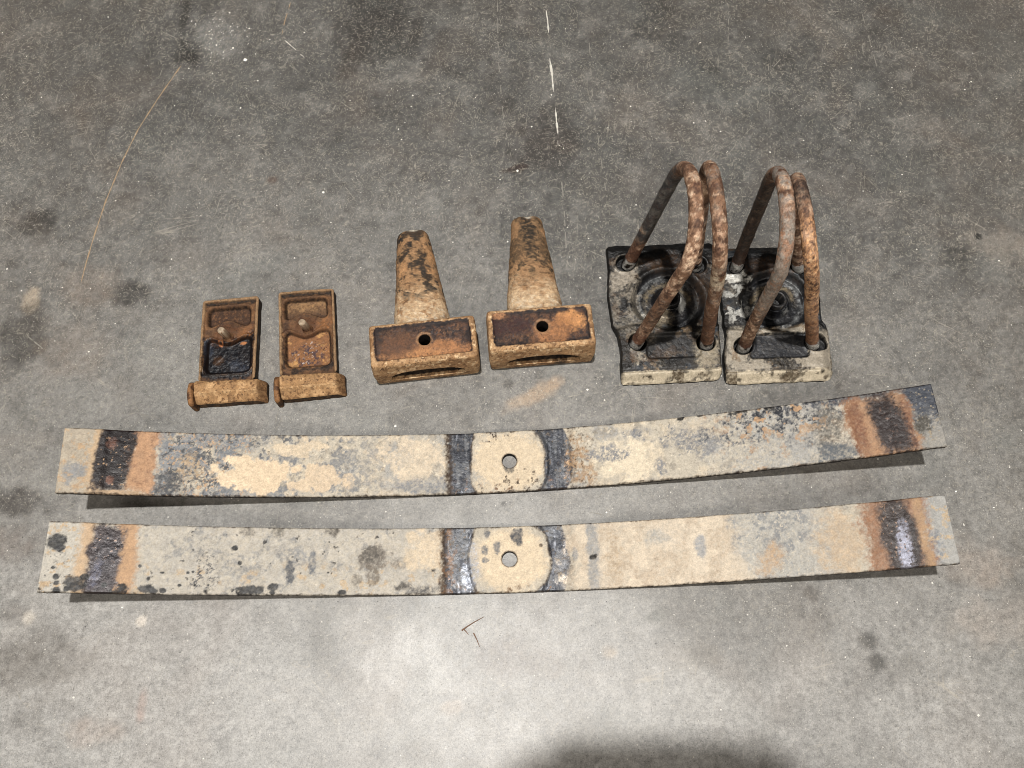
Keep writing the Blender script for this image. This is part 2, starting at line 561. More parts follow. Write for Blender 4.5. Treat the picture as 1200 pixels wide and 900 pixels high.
def leaf_spring(ends, hole, zend, seed, painter, label):
    mid0 = np.array(hole)
    a, b = np.array(ends[0]), np.array(ends[1])
    d = (b-a)/np.linalg.norm(b-a)
    n = np.array([-d[1], d[0]])
    sa, sb = (a-mid0)@d, (b-mid0)@d
    oa, ob = (a-mid0)@n, (b-mid0)@n
    W = .0632
    th = .0062
    ref = max(-sa, sb)
    nx, ny = 1180, 84
    S, T = np.meshgrid(np.linspace(sa, sb, nx), np.linspace(-W/2, W/2, ny))
    S, T = S.ravel(), T.ravel()

    def zc(s):
        return zend*(np.abs(s)/ref)**2

    def off(s):
        return (oa+(ob-oa)*(s-sa)/(sb-sa))*np.minimum(1, np.abs(s)/.40)**1.5

    NP = np.c_[S, T, np.full(len(S), seed*3.1)]
    # relief: ground-in seat marks, bumpy scale, softened edges
    h = (fbm(NP, 90, 4, seed)-.5)*.0005+(fbm(NP, 400, 2, seed+5)-.5)*.00022
    de = np.minimum(np.minimum(T+W/2, W/2-T), np.minimum(S-sa, sb-S))
    rr = .0012
    h -= rr-np.sqrt(np.clip(rr*rr-(np.clip(rr-de, 0, rr))**2, 0, None))
    rad = np.sqrt(S**2+(T*.8)**2)
    for sg, x0, x1 in ((-1, .030, .062), (1, .030, .060)):
        m = ss(x0-.004, x0+.003, sg*S)*ss(x1+.004, x1-.001, sg*S)*ss(.0375, .0415, rad)
        h -= .0010*m
    for sg in (-1, 1):
        c0 = .365 if sg < 0 else .352
        h -= .0009*(1-ss(.7, 1.1, np.abs(sg*S-c0)/.018))
    RH = .0073
    rh = np.sqrt(S**2+T**2)
    near = np.abs(rh-RH) < .0007
    S2, T2 = S.copy(), T.copy()
    S2[near] *= RH/rh[near]
    T2[near] *= RH/rh[near]
    edge = (T < -W/2+1e-6) | (T > W/2-1e-6)
    T2 = T2+np.where(edge, (fbm(NP, 60, 3, seed+9)-.5)*.00035, 0)

    def xyz(s, t, z):
        q = d[None]*s[:, None]+n[None]*(t+off(s))[:, None]
        return np.c_[q, z]

    top = xyz(S2, T2, zc(S)+th+.001+h)
    F = grid_faces(nx, ny)
    keep = (rh[F].mean(1) > RH)
    verts = [top]
    faces = [F[keep]]
    LS = [np.c_[S, T]]
    base = len(top)
    # sides and underside
    idx = np.r_[np.arange(nx), np.arange(1, ny)*nx+nx-1, (ny-1)*nx+np.arange(nx-2, -1, -1), np.arange(ny-2, 0, -1)*nx]
    rows = [top[idx]]
    for fz in (0, .5, 1.):
        q = top[idx].copy()
        q[:, 2] -= fz*(th-.0016)
        q[:, :2] += (fbm(q, 300, 2, seed+3)-.5)[:, None]*.0004*(fz > 0)
        verts.append(q)
        LS.append(np.c_[S, T][idx])
    m = len(idx)
    for k in range(2):
        i = base+k*m+np.arange(m)
        j = np.roll(i, -1)
        faces.append(np.stack([i, i+m, j+m, j], 1))
    base += 3*m
    ux, uy = 160, 14
    S3, T3 = np.meshgrid(np.linspace(sa, sb, ux), np.linspace(-W/2+.0004, W/2-.0004, uy))
    S3, T3 = S3.ravel(), T3.ravel()
    verts.append(xyz(S3, T3, zc(S3)+.0012))
    LS.append(np.c_[S3, T3])
    F3 = grid_faces(ux, uy, base, True)
    r3 = np.sqrt(S3**2+T3**2)
    faces.append(F3[r3[F3-base].min(1) > .0085])
    base += ux*uy
    # wall of the centre hole
    t = np.linspace(0, 2*np.pi, 48, endpoint=False)
    for z in (th+.0012, .0010):
        verts.append(xyz(RH*np.cos(t), RH*np.sin(t), np.full(48, z)))
        LS.append(np.c_[RH*np.cos(t), RH*np.sin(t)]*.9)
    i = base+np.arange(48)
    j = base+(np.arange(48)+1) % 48
    faces.append(np.stack([i, j, j+48, i+48], 1))
    V = np.concatenate(verts)
    LS = np.concatenate(LS)
    me = mesh_np('leaf_spring', V, faces)
    P = Paint(LS, np.c_[LS, np.full(len(LS), seed*3.1)], lin(205, 192, 168), .62, 0, seed)

    def loc(u, v):
        z = .008
        for _ in range(6):
            q = at(u, v, z)[:2]-mid0
            s = q@d
            z = zc(s)+th+.001
        return np.array([s, q@n-off(np.array([s]))[0]])
    painter(P, loc)
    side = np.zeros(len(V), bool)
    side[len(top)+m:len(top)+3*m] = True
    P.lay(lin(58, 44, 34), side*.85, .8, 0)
    P.put(me, .74, .94)
    return tag(link('leaf_spring', me, steel, loc=(mid0[0], mid0[1], 0)), label, 'leaf spring', 'flat leaf springs laid across the floor')


CREAM = lin(226, 204, 168)
PALE = lin(205, 193, 172)
BLUE = lin(138, 142, 148)
NAVY = lin(66, 72, 88)
RUST = lin(190, 128, 78)
TANR = lin(214, 166, 112)
BURN = lin(62, 44, 40)
BROWN = lin(88, 58, 40)


def band(P, loc, u0, u1, v, soft=.006, warp=.006, k=0, scale=60):
    s0, s1 = loc(u0, v)[0], loc(u1, v)[0]
    s = P.L[:, 0]+(P.fb(scale, 4, k)-.5)*2*warp
    return ss(s0-soft, s0+soft, s)*ss(s1+soft, s1-soft, s)


def bl(P, loc, u, v, ru, rv, rot=0, soft=.3, warp=.4, scale=140, k=1, p=2., shear=0.):
    q = loc(u, v)
    e = loc(u+1, v)
    f = loc(u, v+1)
    return P.blob(q, ru*np.linalg.norm(e-q), rv*np.linalg.norm(f-q), rot, soft, warp, scale, k, 4, p, shear)


def mottled(P, amount=1.):
    a = P.fb(38, 5, 11)
    b = P.fb(120, 5, 12)
    c = P.fb(420, 4, 13)
    P.lay(lin(182, 178, 170), amount*ss(.45, .7, .55*a+.3*b+.15*c))
    P.lay(CREAM, amount*.62*ss(.5, .62, .5*P.fb(45, 5, 14)+.3*P.fb(160, 4, 15)+.2*c))
    P.lay(lin(172, 160, 140), amount*.6*ss(.58, .72, b))
    P.lay(lin(120, 108, 92), amount*amount*.4*ss(.74, .84, c))
    P.lay(lin(232, 216, 186), amount*.5*ss(.68, .78, P.fb(300, 4, 16)))


def seat(P, loc, v, uL, uR, hot, rin, flat):
    """the polished crescents either side of the round clamp pad"""
    S = P.L[:, 0]
    T = P.L[:, 1]
    rad = np.sqrt(S**2+(T*.86)**2)+(P.fb(90, 4, 60)-.5)*.006
    n1 = P.fb(70, 5, 61)
    n2 = P.fb(260, 4, 62)
    st = fbm(np.c_[S*330, T*45, np.full_like(S, P.seed)], 1., 4, 77)
    for sg, (u0, u1) in ((-1, uL), (1, uR)):
        ri = np.sqrt(S**2+(T*flat[sg > 0])**2)+(n1-.5)*.0055
        so = abs(loc(u0 if sg < 0 else u1, v)[0])-(.0065*(T/.03)**2 if sg > 0 else 0)
        m = ss(rin[sg > 0]-.0009, rin[sg > 0]+.0012, ri)*ss(.0012, -.0012, sg*S-so+(n1-.5)*.003)*(sg*S > 0)
        P.lay(lin(104, 108, 116), m*.95, .42, .45)
        P.lay(lin(66, 70, 82), m*ss(.42, .60, .5*n1+.5*st)*.9, .42, .4)
        P.lay(lin(172, 176, 186), m*ss(.60, .80, st)*hot*(1. if sg < 0 else .5), .38, .6)  # bright streaks: highlights painted onto the polish
        P.lay(lin(160, 136, 106), m*ss(.70, .76, n2)*.35, .6, 0)
        # dark rusty lip on the outer side
        uo = u0 if sg < 0 else u1
        s0 = loc(uo, v)[0]
        dd = np.abs(S-s0+(n1-.5)*.004)
        P.lay(lin(92, 66, 44), (1-ss(.0, .0055, dd))*(.8 if sg < 0 else .35)*ss(.3, .5, n2+.15), .7, 0)
        # arc line of the pad
        P.lay(lin(104, 84, 64), (1-ss(.0004, .0018, np.abs(ri-rin[sg > 0])))*(sg*S > .01)*.45, .6, 0)
    rh = np.sqrt(S**2+T**2)
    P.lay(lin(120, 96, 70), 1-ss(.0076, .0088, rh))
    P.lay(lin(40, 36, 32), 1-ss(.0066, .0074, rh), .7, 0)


def edges(P, amt, k, wid=.0026):
    T = P.L[:, 1]
    d = np.minimum(T+.0316, .0316-T)
    P.lay(lin(74, 54, 38), amt*(1-ss(.0, wid, d+(P.fb(150, 4, k)-.5)*.0028)), .75, 0)


def paint_upper(P, loc):
    mottled(P)
    S = P.L[:, 0]
    T = P.L[:, 1]
    n = P.fb(180, 5, 20, .62)
    f = P.fb(520, 4, 21, .62)
    w = P.fb(60, 5, 22)
    # left: blue-grey mill scale breaking through
    m = band(P, loc, 176, 285, 545, .012, .012, 23)
    P.lay(BLUE, m*.8*ss(.35, .6, w+.12), .5, .15)
    P.lay(lin(92, 94, 98), m*ss(.52, .62, n)*.85, .5, .15)
    P.lay(TANR, m*ss(.62, .7, f)*.8)
    P.lay(lin(208, 190, 158), m*ss(.66, .73, .6*n+.4*f))
    P.lay(lin(200, 166, 120), .8*bl(P, loc, 222, 548, 14, 16)*ss(.35, .5, f))
    P.lay(lin(90, 92, 96), .7*bl(P, loc, 190, 565, 26, 12)*ss(.3, .5, n+.1))
    m2 = band(P, loc, 250, 430, 535, .02, .02, 24)
    P.lay(BLUE, m2*ss(.5, .62, .5*w+.5*n)*.75)
    P.lay(lin(112, 114, 118), m2*ss(.62, .7, n)*.7*ss(.0, .02, T))
    P.lay(lin(236, 206, 162), 1.*bl(P, loc, 300, 557, 46, 20, 0, .12, .75, 110, 25))
    P.lay(lin(232, 202, 160), .9*bl(P, loc, 372, 560, 36, 14, 0, .15, .9, 110, 26))
    P.lay(lin(232, 206, 166), .8*bl(P, loc, 355, 525, 30, 11, 0, .2, .9, 120, 27))
    P.lay(lin(232, 208, 172), .7*bl(P, loc, 480, 540, 36, 26, 0, .3, .9, 100, 28))
    P.lay(lin(168, 164, 158), .6*bl(P, loc, 425, 535, 30, 34, 0, .4, .9, 90, 29)*ss(.4, .6, n))
    P.lay(lin(150, 152, 156), .7*bl(P, loc, 500, 570, 40, 8, 0, .4, .6, 120, 30))
    # left end
    m = 1-ss(loc(108, 540)[0]-.003, loc(108, 540)[0]+.003, S)
    P.lay(lin(196, 178, 150), m*.8)
    P.lay(lin(160, 160, 160), .8*bl(P, loc, 90, 552, 13, 14, 0, .4, .7))
    P.lay(lin(214, 172, 118), m*ss(.6, .7, n)*.7)
    P.lay(lin(216, 178, 128), .95*band(P, loc, 105, 122, 540, .003, .003, 31))
    P.lay(lin(212, 156, 102), band(P, loc, 150, 182, 540, .003, .006, 32)*ss(-.035, -.02, T+.0+(S+.36)*.3))
    P.lay(BURN, bl(P, loc, 135, 528, 22, 46, 0, .13, .14, 80, 33, 5, .10), .42, .1)
    P.lay(lin(46, 32, 34), .85*bl(P, loc, 137, 526, 17, 42, 0, .3, .3, 60, 34, 4, .10), .40, .15)
    P.lay(lin(176, 122, 78), .5*band(P, loc, 150, 182, 540, .003, .006, 32)*ss(.5, .66, P.fb(150, 5, 91, .65)))
    P.lay(TANR, .6*band(P, loc, 116, 156, 540, .002, .002, 35)*ss(.74, .80, P.fb(430, 4, 36)))
    P.lay(lin(150, 92, 62), .8*bl(P, loc, 128, 562, 5, 5)+.6*bl(P, loc, 130, 520, 7, 7))
    P.lay(lin(206, 168, 120), .9*bl(P, loc, 140, 578, 28, 4, 0, .3, .3))
    # centre
    P.lay(lin(232, 206, 164), .9*bl(P, loc, 597, 541, 44, 34, 0, .2, .15), .6, 0)
    seat(P, loc, 540, (526, 555), (640, 671), .35, (.0395, .0365), (.65, .78))
    P.lay(lin(150, 104, 62), .7*ss(.60, .7, P.fb(230, 5, 40))*ss(-.012, -.03, T)*ss(.075, .03, np.abs(S)))
    P.lay(lin(86, 62, 44), .7*ss(.70, .76, P.fb(360, 4, 41)+.07*ss(.012, .028, np.abs(T)))*ss(.04, .02, np.abs(S))*ss(.62, .7, P.fb(70, 3, 43)+.14*ss(.01, -.028, T)))
    P.lay(lin(92, 90, 88), .8*bl(P, loc, 596, 548, 6, 7))
    P.lay(lin(196, 152, 100), .75*bl(P, loc, 680, 545, 16, 34, 0, .4, .6)*ss(.35, .6, n))
    P.lay(lin(120, 96, 66), .6*band(P, loc, 668, 700, 540, .008, .006, 42)*ss(.62, .7, f))
    # right of centre
    P.lay(lin(236, 216, 180), .9*bl(P, loc, 735, 535, 34, 26, .2, .4, .6, 90, 43))
    for u, v, ru, rv in ((712, 530, 22, 10), (724, 535, 9, 6), (775, 548, 8, 10), (800, 515, 26, 12), (835, 520, 22, 12), (745, 508, 14, 6)):
        P.lay(lin(136, 138, 144), .7*bl(P, loc, u, v, ru, rv, 0, .4, .9, 150, u)*ss(.35, .55, f+.05), .5, .15)
    # right half darkens to blue scale with orange freckles
    m = band(P, loc, 845, 990, 500, .035, .02, 44)
    up = ss(-.02, .022, T+(w-.5)*.03)
    P.lay(lin(178, 176, 170), m*.6)
    P.lay(lin(104, 106, 112), m*up*ss(.4, .58, n)*.85, .5, .15)
    P.lay(lin(48, 52, 66), m*up*ss(.56, .64, .5*f+.5*n)*.95, .5, .15)
    P.lay(lin(206, 158, 102), m*ss(.64, .69, P.fb(140, 4, 45))*(.35+.6*up))
    P.lay(lin(126, 118, 104), .6*bl(P, loc, 975, 505, 20, 24, 0, .5, .6))
    P.lay(lin(110, 118, 126), .75*bl(P, loc, 985, 532, 26, 14, 0, .4, .5))
    # right end
    m = ss(loc(1066, 490)[0]-.004, loc(1066, 490)[0]+.004, S)
    P.lay(lin(164, 160, 152), m*.9)
    P.lay(lin(74, 82, 98), m*ss(-.012, .012, T+(w-.5)*.02)*.95, .45, .2)
    P.lay(lin(96, 88, 72), .8*bl(P, loc, 1080, 500, 13, 12, 0, .4, .5))
    P.lay(lin(178, 158, 124), m*ss(.7, .76, f)*.8)
    P.lay(lin(72, 80, 96), .85*band(P, loc, 965, 1072, 470, .02, .006, 46)*ss(.020, .0275, T+(n-.5)*.006), .45, .2)
    P.lay(lin(196, 140, 86), .95*bl(P, loc, 1034, 505, 40, 44, 0, .14, .2, 60, 47, 4, -.12), .6, 0)
    P.lay(lin(206, 152, 100), .55*bl(P, loc, 1018, 500, 10, 36, -.1, .4, .4, 70, 48))
    P.lay(lin(160, 98, 58), .7*bl(P, loc, 1004, 495, 9, 36, 0, .5, .5))
    P.lay(lin(160, 98, 58), .7*bl(P, loc, 1066, 500, 5, 36, 0, .5, .5))
    P.lay(lin(70, 52, 48), bl(P, loc, 1042, 497, 20, 36, 0, .34, .16, 70, 49, 4, -.14), .42, .12)
    P.lay(lin(150, 100, 66), .35*bl(P, loc, 1040, 500, 30, 44)*ss(.70, .78, f))
    edges(P, .6, 50, .0016)
    P.lay(lin(46, 42, 40), .9*ss(.6, .66, P.fb(90, 4, 51))*ss(.024, .030, T)*ss(.1, .2, S)*ss(.34, .3, S))


def paint_lower(P, loc):
    mottled(P, .75)
    S = P.L[:, 0]
    T = P.L[:, 1]
    n = P.fb(180, 5, 20, .62)
    f = P.fb(520, 4, 21, .62)
    w = P.fb(60, 5, 22)
    m = band(P, loc, 150, 520, 655, .01, .01, 23)
    P.lay(lin(200, 192, 178), m*.6)
    P.lay(lin(160, 158, 154), m*ss(.56, .7, .5*n+.5*w)*.6)
    P.lay(lin(214, 180, 130), m*ss(.62, .72, P.fb(110, 5, 24))*.7*ss(.01, -.02, T))
    P.lay(lin(100, 100, 104), .75*bl(P, loc, 240, 668, 16, 26, 0, .6, .6)*ss(.58, .64, f))
    P.lay(lin(70, 66, 62), m*ss(.86, .9, P.fb(200, 3, 25))*.7)
    # brown damp rings and blue rub marks
    for u, v, ru, rv, c, a in ((437, 653, 17, 14, (134, 122, 108), .8), (434, 650, 10, 8, (112, 104, 94), .5),
                               (470, 660, 16, 7, (150, 140, 126), .5), (437, 678, 9, 9, (150, 136, 116), .6), (418, 680, 6, 7, (150, 138, 120), .6),
                               (472, 687, 9, 5, (112, 104, 94), .7), (390, 622, 8, 6, (112, 102, 88), .6),
                               (340, 668, 5, 13, (104, 108, 116), .85), (366, 658, 5, 15, (130, 134, 140), .6),
                               (352, 650, 8, 10, (160, 160, 160), .5), (325, 624, 8, 6, (140, 130, 112), .6),
                               (290, 624, 10, 5, (150, 140, 124), .6), (497, 692, 20, 5, (120, 116, 112), .6)):
        P.lay(lin(*c), a*bl(P, loc, u, v, ru, rv, .1, .35, .5, 200, u))
    P.lay(lin(232, 206, 166), .8*bl(P, loc, 500, 645, 26, 26, 0, .3, .7, 110, 27))
    # left end
    m = 1-ss(loc(96, 655)[0]-.004, loc(96, 655)[0]+.004, S)
    P.lay(lin(206, 198, 182), m*.85)
    P.lay(lin(92, 92, 92), m*ss(.58, .66, .5*n+.5*f)*.6*ss(.02, -.01, T))
    P.lay(lin(220, 182, 128), m*ss(.64, .7, n)*.7)
    P.lay(lin(222, 182, 132), .95*band(P, loc, 90, 106, 655, .004, .003, 31))
    P.lay(lin(216, 166, 112), band(P, loc, 132, 160, 655, .004, .007, 32))
    P.lay(lin(74, 58, 58), band(P, loc, 102, 140, 655, .003, .004, 33, 90)*ss(.036, .026, T+(w-.5)*.012), .36, .25)
    P.lay(lin(50, 42, 50), .8*bl(P, loc, 122, 660, 14, 34, -.1, .6, .4), .33, .3)
    P.lay(lin(86, 86, 108), .6*bl(P, loc, 112, 672, 6, 16, -.1, .5, .4), .36, .3)
    P.lay(lin(186, 150, 120), .6*band(P, loc, 102, 142, 655, .002, .002, 35)*ss(.72, .78, P.fb(420, 4, 36))*ss(-.012, .01, T))
    # oil spots
    for u, v, ru, rv in ((66, 634, 11, 9), (70, 642, 6, 4), (87, 684, 12, 9), (66, 692, 6, 4), (66, 676, 4, 4), (66, 683, 4, 3), (78, 690, 4, 3), (98, 676, 5, 4),
                         (144, 688, 6, 5), (172, 690, 9, 5), (180, 693, 5, 3), (174, 678, 2.5, 2.5), (164, 663, 2, 2), (220, 671, 2, 1.6), (210, 686, 2.2, 2),
                         (228, 686, 1.6, 1.6), (244, 686, 1.6, 1.6), (190, 671, 3, 1.4), (226, 670, 2, 1.2), (295, 691, 16, 5.5), (319, 688, 6, 5), (319, 694, 4, 3),
                         (275, 642, 3.4, 3.4), (281, 660, 2.4, 2.4), (401, 694, 5, 3), (122, 685, 4, 3), (62, 665, 3, 2), (190, 692, 4, 3)):
        mk = bl(P, loc, u, v, ru, rv, 0, .22, .35, 260, int(u))
        P.lay(lin(40, 40, 40), mk*.92, .45, 0)
    P.lay(lin(92, 92, 92), .5*bl(P, loc, 294, 690, 12, 3)*ss(.5, .6, f))
    # centre
    P.lay(lin(234, 208, 166), .95*bl(P, loc, 598, 656, 42, 36, 0, .2, .15), .6, 0)
    seat(P, loc, 655, (520, 556), (640, 668), .55, (.0385, .0400), (.65, 1.0))
    P.lay(lin(96, 98, 104), .85*bl(P, loc, 606, 630, 7, 10, 0, .3, .5, 240)+.0)
    for u, v, ru, rv in ((568, 645, 4, 6), (582, 641, 4, 8), (568, 656, 4, 4), (572, 626, 4, 4)):
        P.lay(lin(128, 130, 134), .75*bl(P, loc, u, v, ru, rv, 0, .3, .4, 240, u))
    P.lay(lin(96, 70, 46), .85*bl(P, loc, 634, 639, 2, 2, 0, .3, .3))
    P.lay(lin(180, 188, 204), .5*bl(P, loc, 547, 676, 7, 14, .15, .5, .5, 150, 71), .36, .7)  # glint on the polished band painted into its colour, with the next
    P.lay(lin(150, 154, 164), .5*bl(P, loc, 556, 660, 8, 24, .15, .5, .6, 120, 72), .42, .4)
    P.lay(lin(150, 112, 72), .6*ss(.62, .7, P.fb(200, 5, 40))*ss(-.02, -.03, T)*ss(.075, .03, np.abs(S)))
    P.lay(lin(150, 108, 68), .6*band(P, loc, 515, 532, 655, .004, .004, 73)*ss(.45, .6, n))
    # right of centre: cleaner cream
    m = band(P, loc, 668, 880, 640, .012, .02, 44)
    P.lay(lin(228, 206, 174), m*.8)
    P.lay(lin(206, 182, 150), m*.5*ss(.5, .64, w))
    P.lay(lin(172, 170, 166), .8*band(P, loc, 688, 702, 645, .003, .004, 74, 120))
    P.lay(lin(64, 56, 48), .9*bl(P, loc, 694, 653, 4, 3)+.7*bl(P, loc, 698, 651, 2, 2))
    P.lay(lin(150, 152, 156), .75*bl(P, loc, 674, 650, 4, 7))
    P.lay(lin(232, 212, 182), .7*bl(P, loc, 819, 645, 12, 26, 0, .3, .4))
    P.lay(lin(176, 176, 176), .8*bl(P, loc, 821, 641, 6, 12, 0, .4, .4))
    P.lay(lin(184, 180, 170), .6*bl(P, loc, 770, 630, 12, 10, 0, .4, .7))
    P.lay(lin(200, 172, 134), .5*bl(P, loc, 720, 655, 10, 30, 0, .5, .5))
    m = band(P, loc, 872, 975, 635, .012, .02, 45)
    P.lay(lin(188, 184, 174), m*.85)
    P.lay(lin(150, 152, 154), m*ss(.54, .66, .5*n+.5*w)*.7)
    P.lay(lin(214, 200, 176), m*ss(.66, .72, f)*.8)
    P.lay(lin(210, 172, 126), .7*bl(P, loc, 905, 655, 12, 20, -.6, .5, .6))
    P.lay(lin(214, 184, 144), .8*bl(P, loc, 985, 635, 28, 36, 0, .5, .5))
    # right end
    m = ss(loc(1078, 620)[0]-.003, loc(1078, 620)[0]+.003, S)
    P.lay(lin(182, 180, 174), m*.9)
    P.lay(lin(214, 180, 128), m*ss(.62, .7, n)*.7)
    P.lay(lin(150, 156, 164), .7*bl(P, loc, 1098, 640, 10, 20)*ss(.45, .6, f+.05))
    P.lay(lin(184, 126, 80), .9*band(P, loc, 1012, 1088, 620, .008, .008, 46))
    P.lay(lin(206, 160, 106), .8*band(P, loc, 1074, 1086, 620, .002, .003, 47))
    P.lay(lin(78, 57, 47), bl(P, loc, 1055, 628, 21, 50, 0, .25, .22, 80, 48, 4, -.05), .42, .15)
    P.lay(lin(58, 46, 44), .7*bl(P, loc, 1060, 640, 15, 46, 0, .4, .3, 80, 49, 3), .40, .2)
    P.lay(lin(168, 170, 190), .8*bl(P, loc, 1062, 642, 7, 28, -.03, .5, .4, 120, 50, 3), .48, .3)  # lamp highlight painted as a pale streak on the burnish
    P.lay(lin(196, 146, 100), .5*bl(P, loc, 1040, 625, 26, 44)*ss(.70, .76, f))
    P.lay(lin(70, 50, 40), .8*bl(P, loc, 1062, 640, 10, 40)*ss(.7, .74, P.fb(330, 3, 52)))
    edges(P, .5, 53, .0014)
    P.lay(lin(46, 42, 40), .9*ss(.6, .66, P.fb(80, 4, 54))*ss(-.0255, -.030, T)*ss(-.2, -.28, S))


leaf_spring(((-.4205, -.1030), (.4070, -.0577)), (-.0026, -.0862), .063, 1, paint_upper,
            'curved flat steel leaf with blue-grey scale and dark right end, upper of the pair')
leaf_spring(((-.4190, -.1915), (.4005, -.1660)), (-.0025, -.1842), .060, 2, paint_lower,
            'curved cream-grey steel leaf with black oil spots at its left end, lower of the pair')


# ------------------------------------------------------------------ reliefs: cast or pressed pieces seen from above
def relief(name, quad, step, hfun, painter, mat, parent, zbot=.0, rc=.003, rnd=.0015, seed=0, origin=None, shift=None, wob=.0004):
    """quad: world XY of (front-left, front-right, back-right, back-left); hfun(x, y) in metres from the middle"""
    q = np.array(quad, float)
    W = (np.linalg.norm(q[1]-q[0])+np.linalg.norm(q[2]-q[3]))/2
    H = (np.linalg.norm(q[3]-q[0])+np.linalg.norm(q[2]-q[1]))/2
    nx, ny = int(W/step)+1, int(H/step)+1
    X, Y = np.meshgrid(np.linspace(-W/2, W/2, nx), np.linspace(-H/2, H/2, ny))
    X, Y = X.ravel(), Y.ravel()
    NP = np.c_[X, Y, np.full(len(X), seed*2.7)]
    # signed distance to the rounded outline
    ax, ay = np.abs(X)-(W/2-rc), np.abs(Y)-(H/2-rc)
    de = rc-np.where((ax > 0) & (ay > 0), np.hypot(np.maximum(ax, 0), np.maximum(ay, 0)), np.maximum(ax, ay))
    out = (ax > 0) & (ay > 0) & (np.hypot(ax, ay) > rc)
    sc = np.where(out, rc/np.maximum(np.hypot(ax, ay), 1e-9), 1)
    XX = np.where(out, np.sign(X)*(W/2-rc+ax*sc), X)
    YY = np.where(out, np.sign(Y)*(H/2-rc+ay*sc), Y)
    de = np.maximum(de, 0)
    z = hfun(X, Y)+(fbm(NP, 300, 3, seed)-.5)*.0006
    z = z-(rnd-np.sqrt(np.clip(rnd**2-np.clip(rnd-de, 0, rnd)**2, 0, None)))
    wv = (fbm(NP, 70, 3, seed+2)-.5)*2*wob*ss(.006, 0, de)
    XX, YY = XX+wv, YY+wv
    if shift:
        XX = XX+shift(X, Y)

    def world(x, y):
        a, b = (x/W+.5)[:, None], (y/H+.5)[:, None]
        return (1-a)*(1-b)*q[0]+a*(1-b)*q[1]+a*b*q[2]+(1-a)*b*q[3]
    o = q.mean(0) if origin is None else np.array(origin)
    top = np.c_[world(XX, YY)-o, z]
    idx = np.r_[np.arange(nx), np.arange(1, ny)*nx+nx-1, (ny-1)*nx+np.arange(nx-2, -1, -1), np.arange(ny-2, 0, -1)*nx]
    verts, faces, LS = [top], [grid_faces(nx, ny)], [np.c_[X, Y]]
    m = len(idx)
    base = len(top)
    zz = [z]
    for k in range(6):
        r = top[idx].copy()
        r[:, 2] = r[:, 2]+(zbot-r[:, 2])*k/5
        r[:, :2] += (fbm(r*[1, 1, 3], 200, 2, seed+k)-.5)[:, None]*.0006*(k > 0)
        verts.append(r)
        zz.append(r[:, 2])
        LS.append(np.c_[X, Y][idx])
    for k in range(5):
        i = base+k*m+np.arange(m)
        faces.append(np.stack([i, i+m, np.roll(i, -1)+m, np.roll(i, -1)], 1))
    V = np.concatenate(verts)
    me = mesh_np(name, V, faces)
    LS = np.concatenate(LS)
    P = Paint(LS, np.c_[LS, V[:, 2]+seed*2.7], lin(150, 110, 70), .75, 0, seed)
    P.z = np.concatenate(zz)
    P.side = np.zeros(len(V))
    P.side[len(top):] = 1
    P.W, P.H = W, H
    painter(P)
    P.put(me, *((.90, 1.12) if mat is iron else (.85, 1.08)))
    return link(name, me, mat, parent)


def rbox(x, y, x0, x1, y0, y1, r):
    """signed distance (positive inside) of a rounded rectangle"""
    cx, cy = (x0+x1)/2, (y0+y1)/2
    ax, ay = np.abs(x-cx)-((x1-x0)/2-r), np.abs(y-cy)-((y1-y0)/2-r)
    return r-(np.hypot(np.maximum(ax, 0), np.maximum(ay, 0))+np.minimum(np.maximum(ax, ay), 0))


def lathe(name, prof, seg, mat, parent, loc, painter=None, seed=0, tilt=(0, 0)):
    """prof: list of (radius, z)"""
    V, F = [], []
    for r, z in prof:
        for k in range(seg):
            a = 2*math.pi*k/seg
            V.append((r*math.cos(a)+tilt[0]*z, r*math.sin(a)+tilt[1]*z, z))
    V.append((tilt[0]*prof[-1][1], tilt[1]*prof[-1][1], prof[-1][1]))
    n = len(prof)
    for j in range(n-1):
        i = np.arange(seg)+j*seg
        k = (np.arange(seg)+1) % seg+j*seg
        F.append(np.stack([i, k, k+seg, i+seg], 1))
    i = np.arange(seg)+(n-1)*seg
    F.append(np.stack([i, (np.arange(seg)+1) % seg+(n-1)*seg, np.full(seg, n*seg)], 1))
    V = np.array(V)
    me = mesh_np(name, V, F)
    P = Paint(V[:, :2], V+seed, lin(150, 110, 70), .7, 0, seed)
    P.z = V[:, 2]
    if painter:
        painter(P)
    P.put(me)
    return link(name, me, mat, parent, loc)


iron = worn_material('rusty_cast_iron', .28, .5, .6, .3, 700)
CLAY = lin(182, 138, 88)


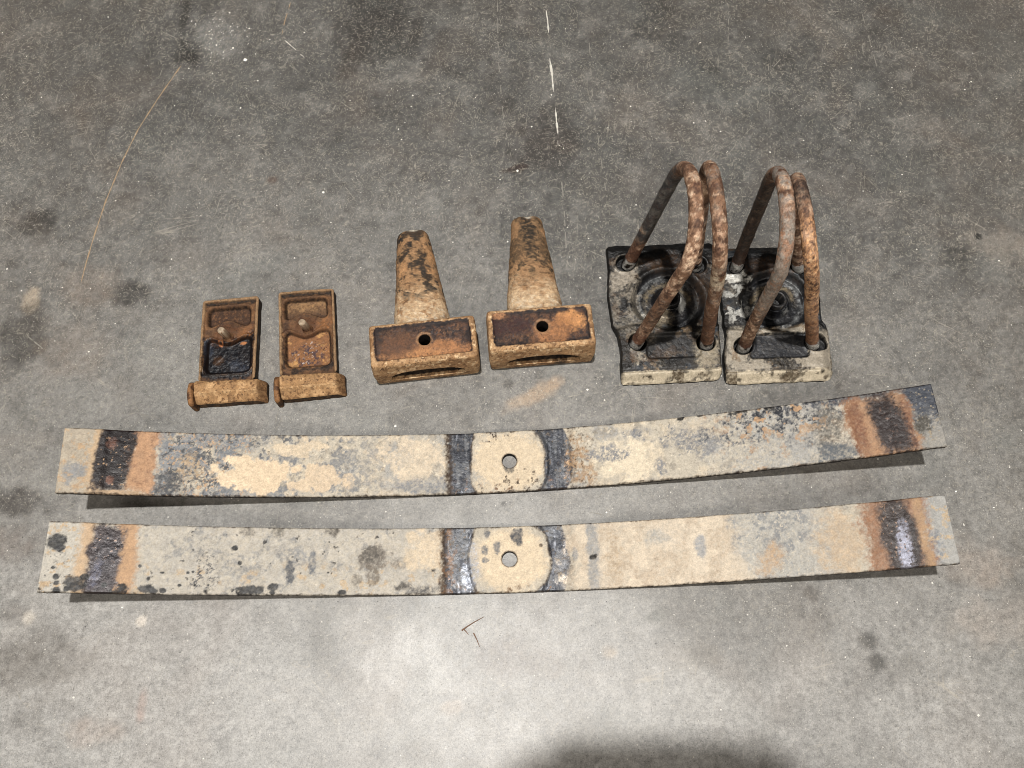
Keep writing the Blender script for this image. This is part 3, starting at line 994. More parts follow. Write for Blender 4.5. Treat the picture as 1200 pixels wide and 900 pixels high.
def shim(tray, bar, stud, seed, label, dark_pocket):
    ctr = np.array(tray).mean(0)
    root = thing('spring_shim', (ctr[0], ctr[1], 0), label, 'spring shim', 'rusty cast shims with a locating stud')
    W = np.linalg.norm(np.array(tray[1])-np.array(tray[0]))
    H = np.linalg.norm(np.array(tray[3])-np.array(tray[0]))

    def parts(x, y):
        u, v = x/W+.5, y/H+.5
        bump = np.exp(-((u-.46)/.2)**2)
        up = rbox(u*W, v*H-.010*bump*(1-ss(.66, .9, v)), .10*W, .86*W, .655*H, .90*H, .006)
        lo = rbox(u*W, v*H+.011*bump*ss(.25, .55, v), .10*W, .90*W, .10*H, .53*H, .007)
        return u, v, up, lo

    def h(x, y):
        u, v, up, lo = parts(x, y)
        z = np.full_like(x, .0105)
        rim = np.minimum(np.minimum(x+W/2, W/2-x), (H/2-y))
        z += .0026*(1-ss(.0020, .0038, rim))
        z -= .0052*ss(-.0010, .0022, up)
        z -= .0046*ss(-.0010, .0022, lo)
        z += .0012*np.exp(-((up+.0022)/.0012)**2)+.0012*np.exp(-((lo+.0022)/.0012)**2)
        r = np.hypot(x+.002, y-.006)
        z += .0014*(1-ss(.005, .012, r))
        return z

    def paint(P):
        x, y = P.L[:, 0], P.L[:, 1]
        u, v, up, lo = parts(x, y)
        n, f, w = P.fb(160, 5, 1), P.fb(480, 4, 2), P.fb(50, 4, 3)
        P.lay(lin(110, 76, 50), np.full(len(x), .85))
        P.lay(lin(140, 98, 62), ss(.45, .65, n)*.8)
        P.lay(lin(84, 54, 36), ss(.55, .7, w)*.7)
        if dark_pocket:
            P.lay(lin(92, 62, 42), .9*ss(.0, .002, up))
            P.lay(lin(134, 92, 58), .6*ss(.0, .002, up)*ss(.58, .68, f))
            m = ss(-.0095, -.0045, lo+(n-.5)*.006)*ss(.56, .5, v+(n-.5)*.06)*ss(.0018, .0035, W/2-x)
            P.lay(lin(34, 36, 44), m*.97, .34, .1)
            P.lay(lin(70, 76, 90), m*ss(.54, .66, w)*.6, .36, .2)
            P.lay(lin(120, 122, 128), m*ss(.78, .84, P.fb(260, 4, 31))*.45)
            P.lay(lin(90, 62, 40), .8*P.blob((-.012, -.022), .006, .005, 0, .4))
            P.lay(lin(36, 34, 38), .9*P.blob((W*.36, -.002), .008, .013, -.3, .4), .4)
            P.lay(lin(214, 140, 82), .9*P.blob((.014, -.0035), .004, .0025, 0, .3))
            P.lay(lin(196, 116, 60), .9*P.blob((-.009, -.003), .0032, .0032, 0, .2, .1)-.9*P.blob((-.009, -.003), .0015, .0015, 0, .2, .1))
        else:
            P.lay(lin(124, 90, 60), .85*ss(.0, .002, up))
            P.lay(lin(170, 130, 84), .6*ss(.0, .002, up)*ss(.62, .9, v+(n-.5)*.1))
            P.lay(lin(104, 72, 50), .7*ss(.0, .002, up)*ss(.80, .68, v))
            m = ss(.0, .002, lo)
            P.lay(lin(166, 112, 66), m*.8)
            P.lay(lin(200, 148, 84), m*ss(.6, .7, n)*.8)
            P.lay(lin(94, 72, 76), m*ss(.54, .6, P.fb(420, 3, 4))*P.blob((.0, -.026), .018, .014, 0, .5)*.9)
            P.lay(lin(190, 178, 172), .8*m*ss(.77, .82, f)*P.blob((.0, -.026), .02, .016, 0, .5)*.9)
        # groove shade painted dark along the pocket lips, pale worn rim
        for d in (up, lo):
            P.lay(lin(52, 36, 26), .75*np.exp(-((d-.0008)/.0010)**2))
            P.lay(lin(156, 110, 66), .5*np.exp(-((d+.0028)/.0011)**2)*ss(.4, .6, n))
        P.lay(lin(50, 38, 32), .7*ss(.003, .0005, np.abs(lo+.0035)+(n-.5)*.006)*ss(.5, .2, v))
        rim = np.minimum(np.minimum(x+W/2, W/2-x), H/2-y)
        P.lay(lin(170, 134, 94), .85*(1-ss(.002, .0036, rim+(n-.5)*.003)))
        P.lay(lin(48, 38, 30), .85*ss(.915, .95, v+(n-.5)*.04)*ss(.0022, .004, rim))
        P.lay(lin(170, 110, 56), .6*P.blob((.016, .008), .010, .006, .5, .5, .6))
        P.lay(lin(124, 80, 48), .7*P.blob((-.002, .006), .014, .010, 0, .4, .5))
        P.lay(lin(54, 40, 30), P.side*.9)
    relief('tray', tray, .00055, h, paint, iron, root, .0, .004, .0012, seed)

    bw = np.linalg.norm(np.array(bar[1])-np.array(bar[0]))
    bh = np.linalg.norm(np.array(bar[3])-np.array(bar[0]))

    def hb(x, y):
        v = y/bh+.5
        z = .0190-.0085*np.clip((.40-v)/.40, 0, 1)-.0012*ss(.75, 1, v)
        z = z-.010*np.clip((x-(bw/2-.0075))/.0075, 0, 1)
        z += .0006*np.exp(-((v-.42)/.06)**2)
        return z

    def pb(P):
        x, y = P.L[:, 0], P.L[:, 1]
        n, f = P.fb(130, 5, 5), P.fb(420, 4, 6)
        P.lay(CLAY, np.full(len(x), .95))
        P.lay(lin(206, 162, 110), ss(.5, .68, n)*.8)
        P.lay(lin(128, 88, 52), ss(.58, .7, f)*.7)
        P.lay(lin(216, 176, 124), .5*np.exp(-((y/bh+.12)/.07)**2)*ss(.4, .6, f))
        P.lay(lin(92, 64, 42), .7*ss(.38, .5, y/bh+(n-.5)*.15))
        P.lay(lin(130, 90, 52), .7*ss(bw/2-.009, bw/2-.004, x))
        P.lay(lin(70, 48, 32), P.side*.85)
    relief('foot_bar', bar, .0006, hb, pb, iron, root, .0005, .0022, .0012, seed+1, ctr)
    # upturned lip on the left end of the bar
    b0, b3 = np.array(bar[0]), np.array(bar[3])
    dx = (np.array(bar[1])-b0)/bw
    dy = (b3-b0)/bh
    lip = [b0-dx*.0052-dy*.004, b0+dx*.0006-dy*.004, b3+dx*.0006-dy*.001, b3-dx*.0052-dy*.001]

    def pl(P):
        n = P.fb(200, 4, 8)
        P.lay(lin(164, 114, 66), np.ones(len(n)))
        P.lay(lin(96, 62, 38), ss(.5, .65, n)*.8)
        P.lay(lin(70, 48, 32), P.side*.5)
    relief('end_lip', lip, .0006, lambda x, y: np.full_like(x, .0235)-.004*(y/.012)**2, pl, iron, root, .0005, .0025, .0025, seed+2, ctr)

    def ps(P):
        n = P.fb(300, 4, 9)
        P.lay(lin(150, 104, 62), np.ones(len(n)))
        P.lay(lin(110, 66, 36), ss(.45, .6, n)*.9)
        P.lay(lin(196, 172, 140), ss(.0160, .0190, P.z)*.9*ss(.3, .5, n+.15), .6, 0)
    lathe('stud', [(.0058, 0), (.0056, .0012), (.0042, .0024), (.0039, .004), (.0038, .0185), (.0034, .0195), (.0022, .0198)],
          28, iron, root, (stud[0]-ctr[0], stud[1]-ctr[1], .0112), ps, seed, (-.10, -.02))
    return root


shim([(-.3268, -.0030), (-.2678, .0008), (-.2747, .0978), (-.3346, .0920)],
     [(-.3262, -.0270), (-.2545, -.0220), (-.2560, -.0005), (-.3285, -.0035)], (-.3015, .0488), 11,
     'rusty cast shim with a black oily lower pocket, leftmost piece on the floor', True)
shim([(-.2424, .0035), (-.1828, .0083), (-.1942, .1075), (-.2540, .1025)],
     [(-.2385, -.0222), (-.1730, -.0145), (-.1752, .0070), (-.2415, .0030)], (-.2180, .0580), 14,
     'rusty cast shim with brown pitted pockets, between the black-pocketed shim and the lift blocks', False)


# ------------------------------------------------------------------ lift blocks (box with slot, tapered arm behind)
def solid(bm_fn):
    bm = bmesh.new()
    bm_fn(bm)
    bmesh.ops.recalc_face_normals(bm, faces=bm.faces)
    me = bpy.data.meshes.new('tool')
    bm.to_mesh(me)
    bm.free()
    return me


def evaluated(me, mods):
    o = bpy.data.objects.new('tmp', me)
    col.objects.link(o)
    tools = []
    for typ, kw in mods:
        m = o.modifiers.new(typ, typ)
        for k, v in kw.items():
            if k == 'object':
                t = bpy.data.objects.new('tmp_tool', v)
                col.objects.link(t)
                tools.append(t)
                v = t
            setattr(m, k, v)
    dg = bpy.context.evaluated_depsgraph_get()
    r = bpy.data.meshes.new_from_object(o.evaluated_get(dg))
    for t in tools+[o]:
        bpy.data.objects.remove(t)
    return r


def verts_of(me):
    v = np.empty(len(me.vertices)*3, np.float32)
    me.vertices.foreach_get('co', v)
    return v.reshape(-1, 3).astype(float)


def lift_block(fl_, ang, seed, label, arm_len, arm_dir, orange):
    BW, BD, BH = .1085, .0465, .0475
    root = thing('lift_block', (fl_[0], fl_[1], 0), label, 'lift block', 'rusty lift blocks with a tapered arm')
    root.rotation_euler = (0, 0, ang)
    # local: x along the front edge from its left end, y into the block

    def box(bm):
        m = []
        for z, g in ((0.0, -.0005), (BH*.5, .0012), (BH, .0)):
            m.append([bm.verts.new((x, y, z)) for x, y in ((-g, -g-.0015*(z < BH)), (BW+g, -g-.0015*(z < BH)), (BW+g, BD+g), (-g, BD+g))])
        for a, b in zip(m[:-1], m[1:]):
            for k in range(4):
                bm.faces.new((a[k], a[(k+1) % 4], b[(k+1) % 4], b[k]))
        bm.faces.new(m[0][::-1])
        bm.faces.new(m[-1])
        bmesh.ops.bevel(bm, geom=bm.edges[:]+bm.verts[:], offset=.0042, segments=3, affect='EDGES', profile=.6)

    def slot(bm):
        pts = []
        cx, hw, z0 = BW*.51, .0385, .0105
        pts.append((cx-hw, z0+.001))
        pts.append((cx+hw, z0+.001))
        for k in range(0, 13):
            t = math.pi*k/12
            pts.append((cx+hw*math.cos(t), z0+.0045+.0150*math.sin(t)**.6))
        lo = [bm.verts.new((x, -.01, z)) for x, z in pts]
        hi = [bm.verts.new((x, .034, z)) for x, z in pts]
        bm.faces.new(lo)
        bm.faces.new(hi[::-1])
        n = len(pts)
        for k in range(n):
            bm.faces.new((lo[k], hi[k], hi[(k+1) % n], lo[(k+1) % n]))

    def hole(bm):
        bmesh.ops.create_cone(bm, cap_ends=True, segments=28, radius1=.0061, radius2=.0061, depth=.05,
                              matrix=Matrix.Translation((BW*.515, BD*.52, BH)))

    def pan(bm):
        bmesh.ops.create_cube(bm, size=1, matrix=Matrix.Translation((BW*.5, BD*.51, BH))
                              @ Matrix.Diagonal((BW-.0115, BD-.0095, .0022, 1)))
    bme = evaluated(solid(box), [('BOOLEAN', dict(operation='DIFFERENCE', object=solid(slot), solver='EXACT')),
                                 ('BOOLEAN', dict(operation='DIFFERENCE', object=solid(hole), solver='EXACT')),
                                 ('BOOLEAN', dict(operation='DIFFERENCE', object=solid(pan), solver='EXACT')),
                                 ('REMESH', dict(mode='VOXEL', voxel_size=.00075, use_smooth_shade=True)),
                                 ('SMOOTH', dict(factor=.5, iterations=3))])
    bme.name = 'block'
    V = verts_of(bme)
    nn = (fbm(V, 120, 4, seed)-.5)
    V[:, 2] += nn*.0005*ss(.02, .04, V[:, 2])
    V[:, 1] += nn*.0005*ss(.01, .0, V[:, 1])
    V[:, 0] += nn*.0006*(np.abs(V[:, 0]-BW/2) > BW/2-.01)
    bme.vertices.foreach_set('co', V.astype(np.float32).ravel())
    bme.update()
    P = Paint(V[:, :2], V+seed*1.7, CLAY, .78, 0, seed)
    x, y, z = V.T
    n, f, w = P.fb(140, 5, 1), P.fb(460, 4, 2), P.fb(48, 4, 3)
    P.lay(lin(198, 156, 106), ss(.48, .66, n)*.8)
    P.lay(lin(132, 92, 54), ss(.58, .7, f)*.75)
    P.lay(lin(150, 106, 62), ss(.55, .7, w)*.6)
    P.lay(lin(222, 188, 140), .6*ss(.64, .72, P.fb(300, 4, 4)))
    inn = rbox(x, y, .005, BW-.0050, .0054, BD-.004, .004)
    m = ss(-.0008, .0010, inn+(P.fb(220, 4, 9)-.5)*.0022)*ss(BH-.004, BH-.002, z)
    P.lay(lin(96, 66, 50), m*.95, .7)
    P.lay(lin(66, 48, 44), m*ss(.42, .6, .6*w+.4*n)*.9, .6)
    P.lay(lin(126, 82, 50), m*ss(.56, .68, n)*.7)
    P.lay(lin(98, 88, 88), m*ss(.60, .70, f)*.5)
    P.lay(lin(52, 38, 36), m*ss(.52, .62, P.fb(330, 5, 33, .65))*.6)
    P.lay(lin(150, 104, 68), m*ss(.66, .74, P.fb(260, 5, 34, .65))*.55)
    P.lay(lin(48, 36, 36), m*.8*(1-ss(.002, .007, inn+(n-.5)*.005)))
    if orange:
        P.lay(lin(206, 140, 70), m*.95*P.blob((BW*.80, BD*.62), .014, .009, -.4, .35, .5, 110, 5))
        P.lay(lin(176, 116, 62), m*.75*P.blob((BW*.62, BD*.36), .022, .014, .5, .5, .6, 90, 6))
        P.lay(lin(82, 46, 42), m*.7*P.blob((BW*.24, BD*.6), .02, .010, 0, .5, .6, 90, 7))
        P.lay(lin(188, 128, 76), m*.7*P.blob((BW*.10, BD*.86), .012, .004, 0, .4, .6))
        P.lay(lin(70, 54, 38), .85*P.blob((BW*.69, -.001), .006, .01, 0, .4, .4)*ss(.014, .008, z))
    else:
        P.lay(lin(176, 116, 62), m*.85*P.blob((BW*.62, BD*.26), .026, .010, -.1, .5, .6, 90, 6))
        P.lay(lin(190, 130, 72), m*.6*P.blob((BW*.42, BD*.2), .03, .005, 0, .5, .6, 90, 7))
        P.lay(lin(126, 84, 56), m*.7*P.blob((BW*.28, BD*.46), .016, .012, 0, .6, .6, 90, 8))
    rh = np.hypot(x-BW*.515, y-BD*.52)
    P.lay(lin(168, 122, 78), m*.6*(1-ss(.0078, .0098, rh)))
    P.lay(lin(40, 30, 24), (1-ss(.0066, .0072, rh))*ss(.02, .03, z)*ss(BH-.001, BH-.003, z))  # dark of the hole painted onto its walls
    P.lay(lin(40, 30, 23), .94*ss(.0010, .0026, y)*ss(.0082, .0102, z)*ss(.0365, .034, z)*(np.abs(x-BW*.51) < .040)*ss(.036, .034, y))  # shade inside the slot painted into the colour
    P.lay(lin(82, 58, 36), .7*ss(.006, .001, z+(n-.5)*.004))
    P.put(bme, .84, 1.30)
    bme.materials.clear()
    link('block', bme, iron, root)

    # the arm: flattened tapering horn lying on the floor
    na, nl = 96, 170
    A = np.linspace(0, 2*np.pi, na, endpoint=False)
    V = []
    ts = np.linspace(0, 1, nl)
    tip = np.array([math.cos(arm_dir), math.sin(arm_dir)])
    sid = np.array([tip[1], -tip[0]])
    start = np.array([BW*.515-(.0045 if orange else .002), BD-.003])
    for t in ts:
        rx = .0310+(.0172-.0310)*t
        rz = .0210+(.0150-.0210)*t
        if t < .1:
            rx += .002*(1-t/.1)**2
        e = max(0, (t-.965)/.035)
        k = math.sqrt(max(0, 1-e*e)) if e < 1 else 0
        k = .80+.20*k if e < 1 else .80
        q = start+tip*arm_len*t
        cz = rz
        se = .82
        c_, s_ = np.cos(A), np.sin(A)
        xx = np.sign(c_)*np.abs(c_)**se*rx*k
        zz = cz+np.sign(s_)*np.abs(s_)**se*rz*k
        V.append(np.c_[q[0]+sid[0]*xx, q[1]+sid[1]*xx, zz])
    V = np.concatenate(V)
    F = []
    for j in range(nl-1):
        i = np.arange(na)+j*na
        k = (np.arange(na)+1) % na+j*na
        F.append(np.stack([i, i+na, k+na, k], 1))
    # tip dished inwards
    last = V[-na:]
    cx = last.mean(0)
    rings = [last]
    for r_, dpt in ((.86, .001), (.6, .0004), (.3, -.001), (.02, -.0016)):
        g = cx+(last-cx)*r_
        g[:, :2] += tip*dpt
        rings.append(g)
    b0 = len(V)-na
    V = np.concatenate([V]+rings[1:])
    for j in range(4):
        i = np.arange(na)+b0+j*na
        k = (np.arange(na)+1) % na+b0+j*na
        F.append(np.stack([i, i+na, k+na, k], 1))
    T = np.clip(((V[:, :2]-start)@tip)/arm_len, 0, 1.02)
    Sx = (V[:, :2]-start)@sid
    nz = fbm(V, 110, 4, seed+3)-.5
    V[:, :2] += sid*(nz*.0014)[:, None]*np.sign(Sx)[:, None]
    V[:, 2] += nz*.0014*ss(.004, .012, V[:, 2])
    groove = np.exp(-(Sx/.004)**2)*ss(.80, .97, T)*(.7 if orange else .1)
    V[:, 2] -= groove*.0025*ss(.015, .02, V[:, 2])
    me = mesh_np('arm', V, F)
    P = Paint(np.c_[Sx, T], V+seed, lin(168, 124, 76), .8, 0, seed+4)
    n, f, w = P.fb(130, 5, 1), P.fb(420, 4, 2), P.fb(50, 4, 3)
    P.lay(lin(188, 144, 92), ss(.48, .66, n)*.8)
    P.lay(lin(120, 84, 50), ss(.56, .7, f)*.75)
    P.lay(lin(204, 172, 128), .75*ss(.46, .06, T+(w-.5)*.2)*ss(.35, .55, n+.15))
    P.lay(lin(208, 192, 164), .35*ss(.22, .08, T+(w-.5)*.1)*ss(.5, .62, f))
    if orange:
        P.lay(lin(104, 80, 52), .7*ss(.48, .62, T+(w-.5)*.15))
        P.lay(lin(62, 54, 44), .85*ss(.4, .75, T)*(1-ss(.004, .010, np.abs(Sx+(n-.5)*.012)))*ss(.35, .55, f+.1))
        P.lay(lin(74, 60, 44), .8*ss(.56, .64, n)*ss(.3, .42, T)*ss(.66, .5, T))
        P.lay(lin(178, 130, 78), .7*ss(.5, .62, w)*ss(.6, .75, T))
    else:
        P.lay(lin(60, 54, 48), .9*ss(.54, .62, P.fb(120, 5, 5)+.22*np.exp(-((Sx-.006)/.007)**2)-.06)*ss(.2, .4, T))
        P.lay(lin(82, 62, 44), .75*ss(.54, .64, n)*ss(.35, .5, T))
        P.lay(lin(196, 140, 78), .6*ss(.5, .62, w)*ss(.3, .5, T)*ss(.95, .7, T))
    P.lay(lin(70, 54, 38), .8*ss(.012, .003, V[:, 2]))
    P.lay(lin(196, 186, 166), .7*P.blob((.002, .985), .006, .02, 0, .4))
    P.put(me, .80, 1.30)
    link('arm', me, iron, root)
    return root


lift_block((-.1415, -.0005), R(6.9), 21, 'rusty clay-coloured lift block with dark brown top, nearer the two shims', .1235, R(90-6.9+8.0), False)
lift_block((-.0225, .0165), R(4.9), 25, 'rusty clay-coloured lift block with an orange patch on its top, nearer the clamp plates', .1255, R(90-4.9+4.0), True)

# ------------------------------------------------------------------ clamp plates
pressed = worn_material('greasy_pressed_steel', .26, .55, .25, .4, 700, (26, 24, 22))


def clamp_plate(quad, holes, dish, seed, pale, label, right_flank):
    q = np.array(quad)
    ctr = q.mean(0)
    root = thing('clamp_plate', (ctr[0], ctr[1], 0), label, 'clamp plate', 'pressed steel clamp plates under the U-bolts')
    ex = (q[1]-q[0]+q[2]-q[3])/2
    ey = (q[3]-q[0]+q[2]-q[1])/2
    W, H = np.linalg.norm(ex), np.linalg.norm(ey)
    ex, ey = ex/W, ey/H

    def loc(w):
        d = np.array(w[:2])-ctr
        return np.linalg.solve(np.c_[ex, ey], d)
    hl = [loc(w) for w in holes]
    dc = loc(dish)
    yf = -H/2

    def h(x, y):
        n = fbm(np.c_[x, y, np.full_like(x, seed)], 40, 3, seed)-.5
        z = .0085+.0015*n
        # raised front platform, crease and sloping lip
        step = ss(yf+.066, yf+.060, y+.004*np.sin(x*60+seed))
        z = z+.0045*step
        z = z-.0085*ss(yf+.0095, yf+.0005, y)-.0014*np.exp(-((y-yf-.0110)/.0018)**2)
        # round saddle pressed down, with a collar round the centre hole
        r = np.hypot(x-dc[0], y-dc[1])
        z = z-.0062*ss(.0385, .032, r)
        z = z+.0022*np.exp(-((r-.0405)/.0030)**2)
        z = z+.0014*np.exp(-((r-.029)/.0025)**2)
        z = z+.0075*ss(.019, .012, r)+.0010*np.exp(-((r-.0125)/.0014)**2)
        z = np.where(r < .0075, z-.014*ss(.0075, .0062, r), z)
        # shallow pad in front of the saddle
        pd = rbox(x, y, dc[0]-.032, dc[0]+.030, yf+.024, yf+.052, .005)
        z = z-.0022*ss(-.001, .002, pd)*ss(.035, .039, r)
        if right_flank:
            z = z-.008*ss(W/2-.010, W/2-.001, x)*step
        z = z-.003*ss(H/2-.010, H/2, y)
        for c in hl:
            rr = np.hypot(x-c[0], y-c[1])
            z = z+.0009*np.exp(-((rr-.0118)/.0012)**2)
            z = np.where(rr < .0104, z-(z-.0012)*ss(.0104, .0094, rr), z)
        return np.maximum(z, .0008)

    def paint(P):
        x, y = P.L[:, 0], P.L[:, 1]
        n, f, w = P.fb(110, 5, 1), P.fb(420, 4, 2), P.fb(38, 5, 3)
        r = np.hypot(x-dc[0], y-dc[1])
        P.c[:] = lin(64, 60, 55)
        P.r[:] = .55
        P.lay(lin(44, 42, 41), ss(.38, .56, w)*.9, .42)
        P.lay(lin(66, 74, 84), ss(.56, .7, P.fb(46, 5, 4))*.7, .42, .25)
        P.lay(lin(170, 158, 138), ss(.64, .76, .6*n+.4*P.fb(30, 4, 5))*pale[0]*.7)
        P.lay(lin(34, 32, 32), ss(.56, .66, P.fb(64, 5, 6))*.8, .45)
        P.lay(lin(112, 84, 58), ss(.62, .72, P.fb(90, 5, 7))*.6)
        # saddle rings
        P.lay(lin(52, 54, 60), ss(.040, .034, r)*.85, .38, .35)
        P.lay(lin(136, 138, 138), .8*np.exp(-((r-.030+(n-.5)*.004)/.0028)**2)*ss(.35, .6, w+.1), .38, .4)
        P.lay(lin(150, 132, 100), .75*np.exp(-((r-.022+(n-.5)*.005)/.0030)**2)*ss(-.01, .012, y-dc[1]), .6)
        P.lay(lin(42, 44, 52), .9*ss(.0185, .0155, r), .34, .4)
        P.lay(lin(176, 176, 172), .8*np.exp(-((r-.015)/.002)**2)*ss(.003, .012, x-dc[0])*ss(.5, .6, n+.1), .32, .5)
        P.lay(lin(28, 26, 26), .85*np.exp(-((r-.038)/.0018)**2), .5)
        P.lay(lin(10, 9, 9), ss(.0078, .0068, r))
        # front platform and lip
        fr = ss(yf+.064, yf+.056, y+(w-.5)*.01)
        P.lay(lin(176, 164, 144), fr*pale[1]*ss(.30, .56, .6*w+.4*n+pale[2]-.2))
        P.lay(lin(52, 47, 42), fr*.85*ss(.54, .64, P.fb(60, 5, 8)-.12*ss(.0, .03, x)*(1-pale[1]+.3)+.10*(pale[1] < .9)*ss(.02, -.02, x)))
        P.lay(lin(142, 116, 84), fr*.6*ss(.6, .7, P.fb(80, 5, 9)))
        pd = rbox(x, y, dc[0]-.032, dc[0]+.030, yf+.024, yf+.052, .005)
        P.lay(lin(66, 68, 74), ss(-.0015, .0015, pd+(n-.5)*.003)*ss(.037, .040, r)*pale[3], .42, .2)
        P.lay(lin(48, 46, 44), .8*np.exp(-((pd)/.0009)**2)*ss(.038, .040, r)*pale[3])
        lp = ss(yf+.0118, yf+.0095, y+(n-.5)*.003)
        P.lay(lin(206, 190, 160), lp*.92)
        P.lay(lin(92, 82, 66), lp*ss(.58, .68, n)*.6)
        P.lay(lin(60, 52, 44), .6*np.exp(-((y-yf-.0116)/.0012)**2)*ss(.4, .6, n))
        P.lay(lin(110, 92, 68), lp*ss(.62, .7, P.fb(70, 4, 10))*.7)
        if pale[4] > .5:
            P.lay(lin(146, 136, 120), .6*P.blob((dc[0]-.043, dc[1]-.012), .020, .030, .2, .5, .6, 70, 21)*ss(.35, .55, n+.1))
            P.lay(lin(178, 160, 130), .7*P.blob((dc[0]-.012, dc[1]-.022), .014, .010, .4, .5, .6, 90, 22))
            P.lay(lin(200, 198, 190), .8*P.blob((dc[0]+.013, dc[1]-.004), .004, .012, -.2, .5, .7, 150, 23))
            P.lay(lin(84, 64, 48), .6*P.blob((dc[0]+.040, dc[1]+.012), .016, .03, 0, .5, .6, 70, 24))
            P.lay(lin(170, 156, 130), .85*P.blob((W*.38, yf+.030), .014, .016, 0, .5, .6, 80, 25))
        # dark back strip
        P.lay(lin(26, 24, 24), .85*ss(H/2-.030, H/2-.014, y+(w-.5)*.02)*ss(-.4*W, -.25*W, x), .42)
        P.lay(lin(92, 66, 44), .55*P.blob((dc[0], dc[1]+.045), .026, .010, 0, .6, .6, 60, 11))
        for k, c in enumerate(hl):
            rr = np.hypot(x-c[0], y-c[1])
            if k == 0:
                P.lay(lin(172, 160, 142), .8*P.blob((c[0]-.003, c[1]-.016), .014, .02, 0, .5, .7, 90, 12)*pale[4])
                P.lay(lin(226, 224, 214), .85*P.blob((c[0]+.002, c[1]-.016), .011, .007, 0, .4, .8, 160, 13)*(1-pale[4])*1.1)
            P.lay(lin(16, 15, 14), ss(.0108, .0100, rr), .5)  # shallow bolt holes painted black for the shade of depth
        if pale[4] < .5:
            P.lay(lin(190, 188, 180), .85*ss(.52, .6, P.fb(120, 5, 14))*P.blob((-W*.34, .004), .018, .026, .2, .5, .5, 60, 15))
        e = np.minimum(np.minimum(x+W/2, W/2-x), H/2-y)
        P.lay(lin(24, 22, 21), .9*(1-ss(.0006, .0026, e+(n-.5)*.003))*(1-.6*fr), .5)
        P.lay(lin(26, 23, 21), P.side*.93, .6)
    def shift(x, y):
        back = ss(yf+.056, yf+.070, y)
        d = -.0030*back*ss(.0, -W/2, x)+.0022*np.sin((y-yf)*55+seed)*ss(0, -W/2, x)
        if right_flank:
            d = d+ss(W/2-.02, W/2, x)*(.0055*(1-back)-.001*back)
        return d
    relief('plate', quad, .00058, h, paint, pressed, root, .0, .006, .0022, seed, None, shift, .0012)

    # spacer tube welded round the centre hole
    def pc(P):
        n = P.fb(200, 4, 1)
        P.c[:] = lin(70, 68, 68)
        P.r[:] = .4
        P.m[:] = .4
        P.lay(lin(150, 140, 124), ss(.55, .65, n)*.7)
    V, F = [], []
    sg = 40
    for r_, z_ in ((.0112, .0095), (.0108, .0152), (.0098, .0160), (.0078, .0160), (.0070, .0150), (.0068, .002)):
        V += [(r_*math.cos(2*math.pi*k/sg), r_*math.sin(2*math.pi*k/sg), z_) for k in range(sg)]
    for j in range(5):
        i = np.arange(sg)+j*sg
        k = (np.arange(sg)+1) % sg+j*sg
        F.append(np.stack([i, k, k+sg, i+sg], 1))
    V = np.array(V)
    me = mesh_np('collar', V, F)
    P = Paint(V[:, :2], V+seed, lin(80, 76, 72), .5, 0, seed)
    pc(P)
    P.put(me)
    w = np.array(dish[:2])-ctr
    link('collar', me, pressed, root, (w[0], w[1], 0))
    return root


U = [(.1288, .1406), (.1308, .0426), (.2075, .0426), (.2035, .1386), (.2487, .1373), (.2459, .0386), (.3212, .0426), (.3185, .1366)]
clamp_plate([(.1150, -.0025), (.2195, .0030), (.2262, .1690), (.1062, .1645)], [U[0], U[1], U[2], U[3]], (.1712, .0947), 31,
            (.70, .70, -.04, .35, 1.), 'greasy black-brown clamp plate with round saddle, beside the lift block', False)
clamp_plate([(.2250, -.0020), (.3330, .0030), (.3395, .1650), (.2335, .1615)], [U[4], U[5], U[6], U[7]], (.2866, .0926), 35,
            (.45, .95, .42, .95, .2), 'dark blue-black clamp plate with pale cream front step, rightmost piece on the floor', True)

# ------------------------------------------------------------------ U-bolts
rod = worn_material('rusty_rod', .38, .7, .5, .35, 650, (70, 42, 26))


